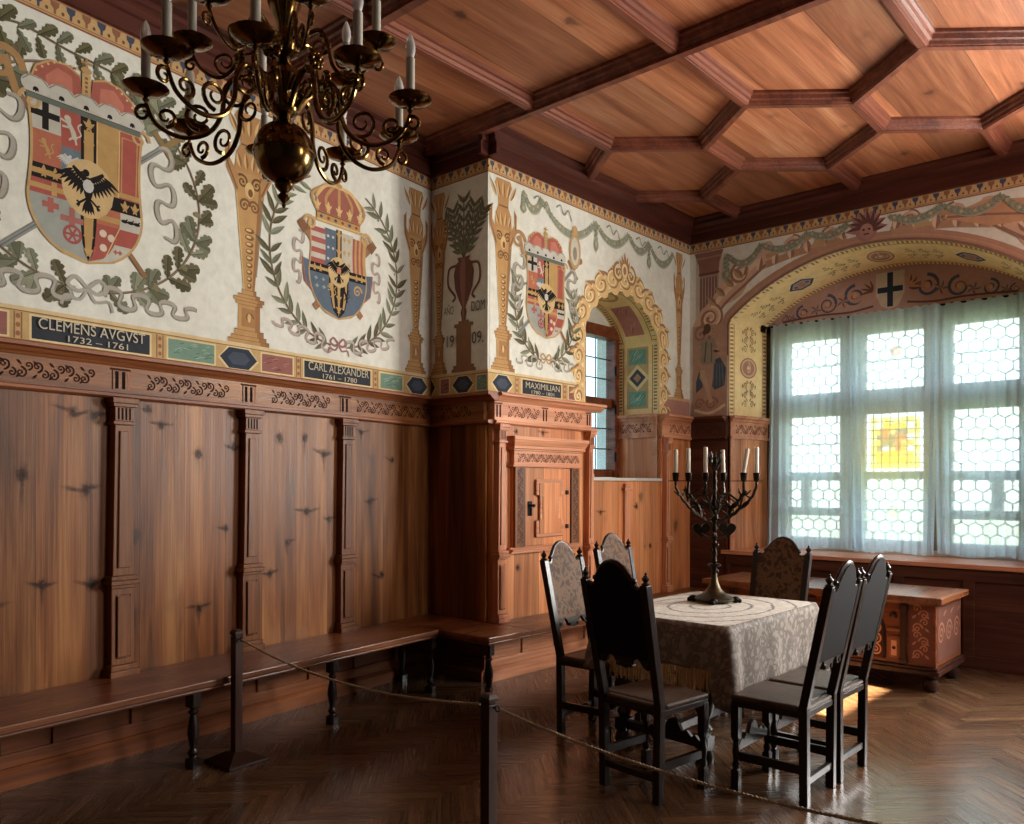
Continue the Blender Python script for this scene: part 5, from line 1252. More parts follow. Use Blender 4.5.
# reveal of the large arch
P = Paint(mp=NB.reveal, h0=.003); P.cut = .04; L = NB.len; YB2 = (252, 218, 142); j0 = 2.285 - NB.zs
P.rect(j0, L - j0, 0, 1, YB2, nu=90, nv=2)
for v0, v1, c in ((.0, .02, (150, 100, 56)), (.13, .145, (176, 120, 66)), (.86, .875, (176, 120, 66)), (.98, 1.0, (150, 92, 56))): P.rect(j0, L - j0, v0, v1, c, nu=90)
dent(P, j0 + .02, L - j0 - .02, .035, .12, .042, (172, 132, 80)); dent(P, j0 + .02, L - j0 - .02, .885, .97, .042, (186, 124, 74))
def panel(kind, a, b):
    P.h = .0045; P.inc = 2.5e-4
    m_ = (a + b) / 2; l = (b - a) / 2
    f = lambda x, y: (m_ + x * l, .5 + y)
    if kind == 'fil':
        k = max(3, int(l / .05))
        for i in range(k):
            for s2 in (-1, 1):
                x = -1 + (2 * i + 1) / k; p = f(x, s2 * .085); col = ((104, 78, 70), (132, 104, 84), (96, 92, 112), (160, 112, 72))[(i * 2 + s2) % 4]
                P.spiral(p[0], p[1], .042, 1.3, .011, col, start=s2 * pi / 2 + (pi if i % 2 else 0), d=s2 if i % 2 else -s2)
                P.leaf(p[0] + .03, .5 + s2 * .02, s2 * .9, .06, .02, col, col); P.leaf(p[0] - .02, .5 + s2 * .15, s2 * .5, .05, .02, (112, 96, 74), col)
    if kind == 'loz':
        P.poly([f(-1, 0), f(-.4, -.2), f(.4, -.2), f(1, 0), f(.4, .2), f(-.4, .2)], (250, 226, 160)); P.poly([f(-.9, 0), f(-.36, -.16), f(.36, -.16), f(.9, 0), f(.36, .16), f(-.36, .16)], (70, 78, 100)); P.poly([f(-.7, 0), f(-.3, -.12), f(.3, -.12), f(.7, 0), f(.3, .12), f(-.3, .12)], (170, 150, 150)); P.ell(m_, .5, l * .22, .08, (190, 110, 76)); P.ell(m_ - l * .4, .5, .02, .04, (120, 90, 110), n=8); P.ell(m_ + l * .4, .5, .02, .04, (120, 90, 110), n=8)
    if kind == 'rnd':
        P.ell(m_, .5, l, .22, (180, 110, 84)); P.ell(m_, .5, l * .88, .19, (222, 178, 130)); P.ell(m_, .5, l * .7, .15, (186, 122, 96)); P.spiral(m_, .5, l * .55, 1.4, l * .16, (226, 190, 146)); P.ell(m_, .5, l * .14, .04, (236, 206, 150), n=8)
for base in (0, 1):
    g = (lambda a, b: (a, b)) if base == 0 else (lambda a, b: (L - b, L - a))
    panel('fil', *g(j0 + .08, j0 + .36)); panel('rnd', *g(j0 + .40, j0 + .62)); panel('fil', *g(j0 + .66, NB.ja - .05))
AL = L - 2 * NB.ja; seq = ['fil', 'loz', 'fil', 'rnd', 'fil', 'loz', 'fil', 'rnd'][:]
seq = ['fil', 'loz', 'fil', 'rnd', 'fil', 'loz', 'fil']
wts = {'fil': .42, 'loz': .36, 'rnd': .3}; tot = sum(wts[k] for k in seq); u = NB.ja + .04
for k in seq:
    d = (AL - .08) * wts[k] / tot; panel(k, u + .04, u + d - .04); u += d
P.build('painted_soffit', wall_back, 'yellow painted arch soffit with lozenges and roundels')
# lunette above the window
P = Paint(mp=lambda u, v, h: (-NB.d + h, u, v), h0=.003); I = NB.i[8:-8]
P.poly([(a, max(b, 3.29)) for a, b in I], (188, 142, 126)); cx = X2Y(-2.655)
for sg in (-1, 1):
    for i, (x, z, r) in enumerate(((.34, 3.49, .11), (.62, 3.44, .1), (.88, 3.39, .075), (1.08, 3.345, .045))):
        P.spiral(cx + sg * x, z, r, 1.6, r * .3, (78, 88, 116), start=pi / 2, d=sg if i % 2 else -sg); P.spiral(cx + sg * x, z, r * .7, 1.2, r * .24, (196, 134, 96), start=0, d=sg)
        P.ell(cx + sg * x, z, r * .26, r * .26, (206, 150, 106), n=10)
        for k in range(5): P.leaf(cx + sg * (x + .12), z - .04, k * 1.25, r * .7, r * .3, (190, 128, 92), (92, 98, 122))
    P.line(P.curve([(cx + sg * .16, 3.36), (cx + sg * .4, 3.33), (cx + sg * .7, 3.34), (cx + sg * 1.1, 3.32)], 6), .02, (104, 76, 76))
    for k in range(4): P.leaf(cx + sg * .17, 3.5, (pi / 2 - sg * (.2 + .5 * k)), .13, .05, (196, 140, 100), (120, 76, 66))
P.poly([(cx - .135, 3.68), (cx + .135, 3.68), (cx + .135, 3.46), (cx + .08, 3.34), (cx, 3.31), (cx - .08, 3.34), (cx - .135, 3.46)], (204, 186, 160)); cross(P, cx, 3.505, .12, .17, .055, (46, 58, 76))
P.build('painted_lunette', wall_back, 'painted lunette with a dark cross on a pale shield')

# ================================================================== BUILT-IN BENCHES
BAL = [(.028, 0, 's'), (.028, .05, 's'), (.02, .055), (.016, .065), (.026, .085), (.016, .10), (.014, .115), (.02, .15), (.027, .19), (.024, .23), (.016, .275), (.014, .29), (.024, .305), (.014, .32), (.018, .33), (.028, .335, 's'), (.028, .43, 's')]
def bench_leg(parent, x, y):
    m = MB(); m.lathe([(p[0] * 1.2, *p[1:]) for p in BAL], (x, y, 0), 16, ang=pi / 16); return m.build('leg', 'dark_wood', parent, smooth=True)
b1 = thing('wall_bench', 'long dark bench along the tall pine panelling of the long wall', 'bench', (XL, YB, 0), TH, kind='thing')
m = MB(); m.box(.03, .585, -7.4, -.53, .432, .472); m.box(.03, .57, -7.4, -.53, .412, .432); m.build('seat', 'bench', b1, bevel=.008)
for s in (.62, 1.60, 2.62, 3.64, 4.66): bench_leg(b1, .525, -s)
b2 = thing('wall_bench', 'bench wrapping round the pier below the wall cupboard', 'bench', (XS, YB, 0), 0, kind='thing')
m = MB(); m.box(.05, .50, -.03, YW - YB - .04, .432, .472); m.box(.05, .485, -.03, YW - YB - .04, .412, .432)
m.box(-.64, .50, -.51, -.03, .432, .472); m.box(-.64, .485, -.495, -.03, .412, .432); m.build('seat', 'bench', b2, bevel=.008)
for y in (-.45, 1.18, 2.5): bench_leg(b2, .445, y)
bench_leg(b2, -.5, -.45)

# ================================================================== WALL CUPBOARD
wc = thing('wall_cupboard', 'small carved pine cupboard set in the panelling above the pier bench', 'cupboard', (XS + .055, YB, 0))
m = MB()
for a, b, d in ((1.0, 1.02, .05), (1.02, 1.035, .065), (1.035, 1.05, .04)): m.box(0, d, .17, 1.10, a, b)
m.build('base_moulding', 'pine_side_trim', wc, bevel=.004)
m = MB(); m.box(0, .03, .21, 1.06, 1.05, 1.72); m.build('carcass', 'pine_side', wc)
for y0 in (.21, .945):
    m = MB(); m.box(.03, .055, y0, y0 + .115, 1.05, 1.70); p = m.build('pilaster', 'pine_post', wc, bevel=.003)
    P = Paint(mp=lambda u, v, h: (h, v, u), h0=.056); rosette_strip(P, 1.07, 1.68, y0 + .015, y0 + .1, (84, 48, 34)); P.build('carving', p)
m = MB(); m.box(0, .06, .18, 1.09, 1.70, 1.72); m.box(0, .05, .20, 1.07, 1.72, 1.83); m.box(0, .065, .18, 1.09, 1.83, 1.845); m.box(0, .085, .165, 1.105, 1.845, 1.87)
m.hexa([(0, .165, 1.87), (.085, .165, 1.87), (.11, .14, 1.92), (.11, .14, 1.945), (0, .14, 1.945)], [(0, 1.105, 1.87), (.085, 1.105, 1.87), (.11, 1.13, 1.92), (.11, 1.13, 1.945), (0, 1.13, 1.945)])
en = m.build('entablature', 'pine_side_trim', wc, bevel=.003)
P = Paint(h0=.051); rosette_strip(P, .23, 1.04, 1.73, 1.82, (96, 56, 40)); P.build('carving', en)
m = MB(); m.box(.03, .042, .335, .94, 1.055, 1.695); dr = m.build('door', 'pine_side', wc, bevel=.003)
m = MB(); m.box(.03, .05, .328, .337, 1.055, 1.695); m.build('door_shadow_strip', 'chest_dark', dr)  # dark strip added for the shadow along the door edge
zt, zb = 1.60, 1.12; yl, yr = .46, .82
shape = [(yl, zb), (yr, zb), (yr, zb + .14), (yr - .05, zb + .14), (yr - .05, zt - .13), (yr, zt - .13), (yr, zt), (yl, zt), (yl, zt - .13), (yl + .05, zt - .13), (yl + .05, zb + .14), (yl, zb + .14)]
m = MB(); m.prism(shape, (.042, .066), lambda u, v, d: (d, u, v)); cxs = [((u - .64) * .8 + .64, (v - 1.36) * .88 + 1.36) for u, v in shape]
m.build('door_panel', 'pine_side_trim', dr, bevel=.006)
m = MB(); m.prism(cxs, (.066, .072), lambda u, v, d: (d, u, v)); m.build('panel_field', 'pine_side', dr, bevel=.004)
m = MB(); m.box(.042, .05, .375, .425, 1.30, 1.42); m.lathe([(.012, 0), (.008, .03), (.016, .035), (.014, .045)], (.05, .40, 1.385), 10, Matrix.Rotation(pi / 2, 3, 'Y')); m.lathe([(.004, 0), (.004, .07)], (.056, .40, 1.30), 8); m.build('lock_plate', 'iron', dr)
for z in (1.20, 1.49):
    m = MB(); m.box(.042, .056, .875, .905, z - .018, z + .018); m.build('hinge', 'iron', dr)

# black device on the pale sill
bx = thing('door_sensor', 'small black and white box at the end of the pale sill', 'box', (XS + .02, YB + NS.yo[0] + .055, 1.6255))
m = MB(); m.box(-.022, .022, -.04, .02, 0, .034); m.build('case', 'black_plastic', bx, bevel=.003)
m = MB(); m.box(-.02, .02, .02, .035, 0, .03); m.build('white_cap', 'white_plastic', bx)
m = MB(); m.box(.0225, .024, -.02, .0, .01, .022); m.build('button', 'white_plastic', bx)

# ================================================================== CURTAINS
rod = MB(); rod.tube([(-3.93, YW + .585, 3.262), (-1.33, YW + .585, 3.262)], .011, 10); rod.box(-3.945, -3.915, YW + .56, YW + .62, 3.22, 3.29); rod.box(-1.345, -1.315, YW + .56, YW + .62, 3.22, 3.29)
rod = rod.build('curtain_rod', 'iron'); tag(rod, 'dark rod carrying the sheer curtains across the large window', 'curtain rod')
def curtain(x0, x1, xb0, xb1, yoff, seed, label):
    q = random.Random(seed); m = MB(); nx, nz = 110, 26; ph = [q.uniform(0, 6.28) for _ in range(5)]; kf = round((x1 - x0) / .085)
    V = []
    for j in range(nz + 1):
        t = j / nz; row = []
        for i in range(nx + 1):
            s = i / nx; a, b = x0 + (xb0 - x0) * (t ** 1.4), x1 + (xb1 - x1) * (t ** 1.4)
            e = .5 + .9 * (abs(2 * s - 1) ** 6)
            amp = (.012 + .012 * t) * e
            d = amp * sin(2 * pi * kf * s + ph[0] + .8 * sin(3 * s + ph[1])) + .018 * t * sin(2 * pi * 2.3 * s + ph[2]) + .008 * sin(2 * pi * kf * .5 * s + ph[3] + 2 * t)
            z = 3.262 + .012 * abs(sin(2 * pi * kf * .5 * s)) - t * (2.362 + .012 * sin(2 * pi * 1.7 * s + ph[4]))
            row.append(m.bm.verts.new((a + (b - a) * s + .004 * sin(2 * pi * kf * s * 2 + t), YW + yoff + d, z)))
        V.append(row)
    for j in range(nz):
        for i in range(nx): m.face([V[j][i], V[j][i + 1], V[j + 1][i + 1], V[j + 1][i]])
    o = m.build('curtain', 'voile', smooth=True); tag(o, label, 'curtain', 'sheer curtains at the large window'); return o
curtain(-3.84, -2.93, -3.87, -2.86, .565, 1, 'sheer white curtain over the window bay nearest the candelabrum')
curtain(-2.99, -2.17, -2.97, -2.22, .535, 2, 'sheer white curtain over the middle bay with yellow stained glass')
curtain(-2.24, -1.38, -2.20, -1.40, .57, 3, 'sheer white curtain over the window bay above the chest end')

# ================================================================== TABLE AND CLOTH
TX0, TX1, TY0, TY1, TZ = -2.975, -2.11, 4.11, 5.35, .785
tcx, tcy = (TX0 + TX1) / 2, (TY0 + TY1) / 2
tb = thing('dining_table', 'dark wooden table with turned legs under the patterned cloth', 'table', (tcx, tcy, 0))
hx, hy = (TX1 - TX0) / 2, (TY1 - TY0) / 2
m = MB(); m.box(-hx, hx, -hy, hy, .74, TZ - .004); m.build('tabletop', 'dark_wood', tb, bevel=.006)
m = MB()
for a in (-1, 1): m.box(-.25, .25, a * (hy - .06) - .012, a * (hy - .06) + .012, .62, .74); m.box(a * .27 - .012, a * .27 + .012, -hy + .08, hy - .08, .62, .74)
m.build('apron', 'dark_wood', tb)
TLEG = [(.05, 0), (.055, .03), (.045, .06), (.04, .075), (.04, .08, 's'), (.04, .15, 's'), (.03, .16), (.045, .19), (.03, .215), (.025, .23), (.055, .31), (.062, .36), (.05, .42), (.026, .50), (.024, .53), (.044, .55), (.028, .57), (.04, .60), (.04, .605, 's'), (.04, .74, 's')]
for a in (-1, 1):
    for b in (-1, 1):
        m = MB(); m.lathe(TLEG, (a * .27, b * (hy - .06), 0), 20, ang=pi / 20); m.build('leg', 'dark_wood', tb, smooth=True)
m = MB()
m.box(-.03, .03, -hy + .085, hy - .085, .09, .14)
for a in (-1, 1): m.box(-.235, .235, a * (hy - .06) - .025, a * (hy - .06) + .025, .09, .14)
m.build('stretcher', 'dark_wood', tb, bevel=.005)

cl = thing('tablecloth', 'grey beige damask tablecloth with fringe draped over the table', 'tablecloth', (tcx, tcy, 0))
m = MB(); per = []; g = .012; rr = .035; HX, HY = hx + g, hy + g
sides = [((1, 0), (HX, -HY), (HX, HY), .37), ((0, 1), (HX, HY), (-HX, HY), .25), ((-1, 0), (-HX, HY), (-HX, -HY), .25), ((0, -1), (-HX, -HY), (HX, -HY), .245)]
for nrm, p, q, dr_ in sides:
    L_ = sqrt((q[0] - p[0]) ** 2 + (q[1] - p[1]) ** 2); n = int(L_ / .022); dx, dy = (q[0] - p[0]) / L_, (q[1] - p[1]) / L_
    for i in range(n + 1):
        s = rr + (L_ - 2 * rr) * i / n; per.append((p[0] + dx * s, p[1] + dy * s, nrm[0], nrm[1], min(s, L_ - s) - rr, dr_))
    c = (q[0] - (nrm[0] + dx) * rr, q[1] - (nrm[1] + dy) * rr)
    for k in (1, 2, 3):
        a = pi / 2 * k / 4; nx_, ny_ = nrm[0] * cos(a) + dx * sin(a), nrm[1] * cos(a) + dy * sin(a); per.append((c[0] + nx_ * rr, c[1] + ny_ * rr, nx_, ny_, 0.0, dr_))
# smooth the drop round the corners
N_ = len(per); drop = []
for i in range(N_):
    w_ = [per[(i + k) % N_][5] for k in range(-4, 5)]; drop.append(sum(w_) / 9)
rows = 12; ring = []
for j in range(rows + 1):
    t = j / rows; rw = []
    for i, (x, y, nx_, ny_, s, _) in enumerate(per):
        near = 1.0 if (x > 0 and y < 0) else .55
        cdrop = (.16 * near) * math.exp(-(s / .085) ** 2); D = drop[i] + cdrop
        out = .006 + .012 * t + (.055 * math.exp(-(s / .05) ** 2) - .016 * math.exp(-((s - .13) / .05) ** 2)) * t + .006 * t * sin(i * .55) + .004 * t * sin(i * .23 + 1)
        if j == 0: z, o_ = TZ + .003, -.006
        else: z, o_ = TZ + .003 - .008 * min(1, t * 6) - D * t, out
        rw.append(m.bm.verts.new((x + nx_ * o_, y + ny_ * o_, z)))
    ring.append(rw)
for j in range(rows):
    for i in range(N_): m.face([ring[j][i], ring[j][(i + 1) % N_], ring[j + 1][(i + 1) % N_], ring[j + 1][i]])
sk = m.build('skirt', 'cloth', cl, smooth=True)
sd = sk.modifiers.new('thickness', 'SOLIDIFY'); sd.thickness = .003; sd.offset = 1
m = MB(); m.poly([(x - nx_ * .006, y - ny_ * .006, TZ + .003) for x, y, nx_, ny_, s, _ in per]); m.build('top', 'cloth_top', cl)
q = random.Random(5)
for e_ in (-1, 1):
    m = MB()
    for k in range(120):
        x = -hx + .07 + (2 * hx - .14) * k / 119 + q.uniform(-.002, .002); y = e_ * (hy + .034) + q.uniform(-.004, .004); z1 = TZ - .245; l = q.uniform(.10, .135) * (1.0 if k % 9 else 1.1)
        w = .0022; y1 = y + q.uniform(-.006, .006); x1 = x + q.uniform(-.006, .006)
        m.hexa([(x - w, y - w, z1), (x + w, y - w, z1), (x + w, y + w, z1), (x - w, y + w, z1)], [(x1 - w, y1 - w, z1 - l), (x1 + w, y1 - w, z1 - l), (x1 + w, y1 + w, z1 - l), (x1 - w, y1 + w, z1 - l)])
    m.build('fringe', 'fringe', cl)

# ================================================================== CHAIRS
def make_chair():
    c = thing('dining_chair', '', 'chair', (0, 0, 0), 0, 'carved high-back chairs round the table')
    yb = lambda z: -.125 * max(0, z - .48) / .6
    xb = lambda z: .174 + .022 * z / 1.08
    for sg in (-1, 1):
        m = MB(); w = .021
        secs = [(0, 0), (.25, 0), (.48, 0), (.8, yb(.8)), (1.075, yb(1.075))]
        rg = [[m.bm.verts.new((sg * xb(z) + a * w, y + b * w, z)) for a, b in ((-1, -1), (1, -1), (1, 1), (-1, 1))] for z, y in secs]
        for p0, p1_ in zip(rg, rg[1:]):
            for i in range(4): m.face([p0[i], p0[(i + 1) % 4], p1_[(i + 1) % 4], p1_[i]])
        m.face(rg[0][::-1]); m.face(rg[-1])
        p = m.build('rear_post', 'dark_wood', c, bevel=.003)
        m = MB(); m.lathe([(.019, 1.075), (.022, 1.082), (.01, 1.09), (.017, 1.10), (.02, 1.108), (.012, 1.118), (.005, 1.126), (.007, 1.132), (.001, 1.138)], (sg * xb(1.08), yb(1.075), 0), 12); m.build('finial', 'dark_wood', p, smooth=True)
        m = MB(); w = .02; x, y = sg * .188, .348
        m.lathe([(.02, 0, 's'), (.02, .10, 's'), (.016, .11), (.022, .13), (.014, .15), (.021, .20), (.014, .245), (.021, .26), (.02, .27, 's'), (.02, .44, 's')], (x, y, 0), 12, ang=pi / 12); m.build('leg', 'dark_wood', c, smooth=True)
    # backrest: outline in x,z, leaning
    half = [(.174, .70), (.182, 1.062), (.166, 1.054), (.146, 1.051), (.13, 1.06), (.12, 1.077), (.126, 1.09), (.112, 1.098), (.095, 1.122), (.07, 1.15), (.036, 1.171), (0, 1.179)]
    out = half + [(-a, b) for a, b in half[-2::-1]]
    m = MB(); m.prism(out, (-.014, .014), lambda u, v, d: (u, yb(v) + d, v)); bk = m.build('backrest', 'leather', c, bevel=.004)
    m = MB(); m.prism([(a * .985, .70 + (b - .70) * .992) for a, b in out], (-.019, -.0145), lambda u, v, d: (u, yb(v) + d, v)); m.build('back_shade_cover', 'back_shade_leather', c, bevel=.002)  # separate rear sheet that carries the painted shade of the backrest
    top = [(a, b) for a, b in out[1:-1]]
    m = MB(); m.tube([(a, yb(b), b) for a, b in top], .013, 8); m.ball((.126, yb(1.085), 1.088), .015, 8); m.ball((-.126, yb(1.085), 1.088), .015, 8); m.build('crest_rail', 'dark_wood', c, smooth=True)
    sc = [(-.18, .72), (-.18, .69)] + [(-.17, .66), (-.145, .648), (-.12, .66), (-.105, .685), (-.09, .70), (-.07, .69), (-.055, .665), (-.03, .648), (0, .64), (.03, .648), (.055, .665), (.07, .69), (.09, .70), (.105, .685), (.12, .66), (.145, .648), (.17, .66)] + [(.18, .69), (.18, .72)]
    m = MB(); m.prism(sc, (-.011, .011), lambda u, v, d: (u, yb(v) + d, v))
    for sg in (-1, 1):
        for x, z in ((.145, .672), (.04, .66)): m.lathe([(.012, -.016), (.015, 0), (.012, .016)], (sg * x, yb(z), z), 10, Matrix.Rotation(pi / 2, 3, 'X'))
    m.build('carved_apron', 'dark_wood', c, bevel=.002)
    m = MB(); m.box(-.205, .205, -.015, .368, .428, .458); m.build('seat_frame', 'dark_wood', c, bevel=.004)
    m = MB(); m.box(-.208, .208, .022, .372, .458, .488); m.box(-.155, .155, -.015, .022, .458, .484); m.build('seat', 'seat_leather', c, bevel=.012)
    for sg in (-1, 1):
        m = MB(); m.box(sg * .183 - .012, sg * .183 + .012, .02, .33, .155, .20); m.build('side_stretcher', 'dark_wood', c, bevel=.003)
    fs = [(-.17, .20), (.17, .20), (.17, .235), (.14, .26), (.12, .245), (.09, .275), (.06, .26), (.03, .31), (0, .325), (-.03, .31), (-.06, .26), (-.09, .275), (-.12, .245), (-.14, .26), (-.17, .235)]
    m = MB(); m.prism(fs, (.338, .360), lambda u, v, d: (u, d, v)); m.build('carved_front_stretcher', 'dark_wood', c, bevel=.003)
    m = MB(); m.box(-.165, .165, -.012, .012, .10, .135); m.build('rear_stretcher', 'dark_wood', c, bevel=.003)
    return c
CH = [((-2.315, 3.49), -7, 'dark chair at the near end of the table, back turned to the rope'),
      ((-3.225, 4.245), -88, 'chair with brown patterned backrest on the panelling side, nearest the wall cupboard bench'),
      ((-3.49, 5.19), -93, 'chair pulled away from the table, only its backrest top peeking over the dark chair'),
      ((-2.485, 5.54), 177, 'chair at the window end of the table beside the candelabrum'),
      ((-1.60, 4.09), 91, 'chair on the chest side of the table, the nearer one to the rope'),
      ((-1.60, 4.54), 89.5, 'chair on the chest side of the table, the farther one from the rope')]
proto = make_chair()
for i, (p, a, lb) in enumerate(CH):
    o = proto if i == 0 else dup(proto)
    o.location = (p[0], p[1], 0); o.rotation_euler = (0, 0, math.radians(a)); o['label'] = lb

# ================================================================== CANDELABRUM
CP = (-2.61, 4.912)
cb = thing('candelabrum', 'tall dark bronze branching candelabrum standing on the tablecloth', 'candelabrum', (CP[0], CP[1], TZ + .003), YAW)
m = MB(); m.lathe([(.12, .012), (.13, .02), (.13, .03), (.112, .04), (.088, .05), (.066, .066), (.05, .084), (.038, .104), (.028, .128), (.022, .152), (.018, .185)], (0, 0, 0), 28); m.build('base', 'bronze_base', cb, smooth=True)
for k in range(4):
    a = pi / 4 + k * pi / 2 + .5
    m = MB(); m.ball((cos(a) * .135, sin(a) * .135, .022), .024, 8, 1.3, 1, .9); m.ball((cos(a) * .16, sin(a) * .16, .016), .015, 8); m.build('foot', 'iron', cb, smooth=True)
m = MB(); prof = [(.02, .18)]
z = .2
while z < .80:
    prof += [(.013, z), (.019, z + .022), (.013, z + .044)]; z += .052
prof += [(.012, .83), (.018, .85), (.006, .88)]
m.lathe(prof, (0, 0, 0), 14)
for k in range(16):
    zz = .2 + k * .035; a = k * 2.4; m.ball((cos(a) * .02, sin(a) * .02, zz), .011, 6, 1, 1, 1.4)
m.lathe([(.036, .235), (.044, .245), (.03, .255)], (0, 0, 0), 14); m.build('stem', 'bronze', cb, smooth=True)
def heart(x, z, s):
    q = []
    for i in range(20):
        t = 2 * pi * i / 20; q.append((x + s * .052 * (16 * sin(t) ** 3) / 16, z + s * .05 * (13 * cos(t) - 5 * cos(2 * t) - 2 * cos(3 * t) - cos(4 * t)) / 16))
    return q
for sg in (-1, 1):
    m = MB(); m.prism(heart(sg * .085, .475, 1.15), (-.006, .006), lambda u, v, d: (u, d + .15 * abs(u) * .3, v)); m.tube([(0, 0, .42), (sg * .04, 0, .425), (sg * .085, 0, .45)], .007, 8); m.build('leaf', 'bronze', cb, bevel=.002)
cup_x = [-.255, -.168, -.066, .064, .185, .275]; cup_y = [0, .02, -.03, .03, -.02, 0]
paths = {0: [(0, .52), (-.05, .535), (-.11, .57), (-.17, .63), (-.225, .70), (-.255, .76)], 1: [(-.09, .555), (-.10, .62), (-.135, .67), (-.168, .72), (-.168, .77)], 2: [(0, .56), (-.03, .60), (-.045, .66), (-.066, .71), (-.066, .77)],
         3: [(0, .57), (.03, .61), (.04, .67), (.064, .71), (.064, .77)], 4: [(.09, .555), (.11, .62), (.15, .66), (.185, .71), (.185, .77)], 5: [(0, .525), (.05, .535), (.115, .57), (.185, .63), (.245, .69), (.275, .76)]}
cv = Paint().curve
for k in range(6):
    m = MB(); pts = cv(paths[k], 6); n = len(pts)
    P3 = [(a, cup_y[k] * i / (n - 1), b + .004 * sin(i * 1.7)) for i, (a, b) in enumerate(pts)]
    m.tube(P3, [.0135 - .004 * i / (n - 1) for i in range(n)], 8)
    for i in range(5, n - 4, 6):
        sd_ = 1 if (i // 6) % 2 else -1; a, y, b = P3[i]; m.tube([(a, y, b), (a + sd_ * .02, y + .006, b + .02), (a + sd_ * .024, y + .008, b + .05)], [.008, .0065, .004], 6)
        m.tube([(a, y, b), (a - sd_ * .025, y - .01, b + .012), (a - sd_ * .05, y - .01, b + .035)], [.008, .0065, .004], 6)
    br = m.build('branch', 'bronze', cb, smooth=True)
    m = MB(); m.lathe([(.006, .76), (.01, .775), (.007, .785), (.019, .80), (.022, .835), (.024, .848), (.017, .85)], (cup_x[k], cup_y[k], 0), 14); m.build('candle_cup', 'bronze', br, smooth=True)
m = MB()
for a, b in (((-.02, .62), (-.12, .60)), ((-.05, .70), (-.13, .67)), ((-.17, .66), (-.20, .74)), ((.03, .65), (.12, .60)), ((.05, .71), (.15, .67)), ((.17, .63), (.21, .73)), ((-.045, .64), (.04, .68)), ((-.11, .62), (-.04, .66)), ((.11, .62), (.05, .67))):
    m.tube([(a[0], .005, a[1]), ((a[0] + b[0]) / 2, .012, (a[1] + b[1]) / 2 + .018), (b[0], .005, b[1])], [.008, .0075, .007], 6)
m.build('twigs', 'bronze', cb, smooth=True)
m = MB(); m.tube([(-.30, 0, .795), (.32, 0, .795)], .0025, 6); m.build('tie_wire', 'iron', cb)
m = MB(); m.lathe([(.012, .86), (.03, .885), (.035, .905), (.022, .925), (.03, .945), (.012, .955), (.008, .97)], (0, 0, 0), 12)
for k in range(8):
    a = k * pi / 4; m.tube([(.02 * cos(a), .02 * sin(a), .885), (.042 * cos(a), .042 * sin(a), .925), (.034 * cos(a), .034 * sin(a), .965), (.046 * cos(a), .046 * sin(a), .985)], [.008, .007, .005, .002], 6)
m.build('crown_finial', 'bronze', cb, smooth=True)
names = ['first candle from the panelling side', 'second candle from the panelling side', 'candle just beside the crown finial on the panelling side', 'candle just beside the crown finial on the window side', 'leaning white candle, second from the window side', 'candle nearest the window']
rz = Matrix.Rotation(YAW, 3, 'Z')
for k in range(6):
    p = rz @ Vector((cup_x[k], cup_y[k], .8505)) + Vector((CP[0], CP[1], TZ + .003))
    c = thing('candle', 'white candle in the bronze candelabrum: ' + names[k], 'candle', p, YAW, 'white candles in the candelabrum')
    if k == 4: c['label'] = 'leaning white candle in the candelabrum, second from the window'
    hgt = .15 + .008 * ((k * 37) % 3)
    m = MB(); m.lathe([(.0145, 0), (.0145, hgt * .5), (.014, hgt - .004), (.010, hgt)], (0, 0, 0), 14); m.build('wax', 'wax', c, smooth=True)
    m = MB(); m.tube([(0, 0, hgt - .002), (.001, 0, hgt + .008)], .0012, 6); m.build('wick', 'iron', c)
    if k == 4: c.rotation_euler = (0, .16, YAW)
    if k == 3: c.rotation_euler = (0, -.03, YAW)

# ================================================================== CHEST
CX0, CX1, CY0, CY1, CZ = -3.60, -1.74, 6.70, 7.42, .72
ct = thing('chest', 'long carved wooden chest with inlaid arches under the large window', 'chest', ((CX0 + CX1) / 2, (CY0 + CY1) / 2, 0)); w2, d2 = (CX1 - CX0) / 2, (CY1 - CY0) / 2
m = MB(); m.box(-w2, w2, -d2, d2, .19, .655); m.build('body', 'chest_wood', ct, bevel=.004)
m = MB(); m.box(-w2 - .03, w2 + .03, -d2 - .03, d2 + .01, .13, .165); m.box(-w2 - .018, w2 + .018, -d2 - .018, d2 + .01, .165, .19); m.build('plinth', 'chest_dark', ct, bevel=.006)
m = MB(); m.box(-w2 - .015, w2 + .015, -d2 - .015, d2, .655, .672); m.box(-w2 - .055, w2 + .055, -d2 - .055, d2 + .02, .672, .72); ld = m.build('lid', 'bench', ct, bevel=.008)
for a in (-1, 1):
    for b in (-1, 1):
        m = MB(); m.lathe([(.03, 0), (.055, .02), (.062, .055), (.05, .09), (.03, .10), (.04, .11), (.045, .13)], (a * (w2 - .05), b * (d2 - .06), 0), 18); m.build('foot', 'chest_dark', ct, smooth=True)
yf = -d2
for x in (-w2 + .225, w2 - .225, -.02, .02)[:2] + (0,):
    m = MB(); m.box(x - .022, x + .022, yf - .022, yf, .20, .645); m.box(x - .03, x + .03, yf - .028, yf, .60, .645); m.box(x - .03, x + .03, yf - .028, yf, .20, .235); m.build('dark_pilaster', 'chest_dark', ct, bevel=.003)
INL, INR, RUST = (206, 130, 70), (74, 34, 20), (140, 66, 34)
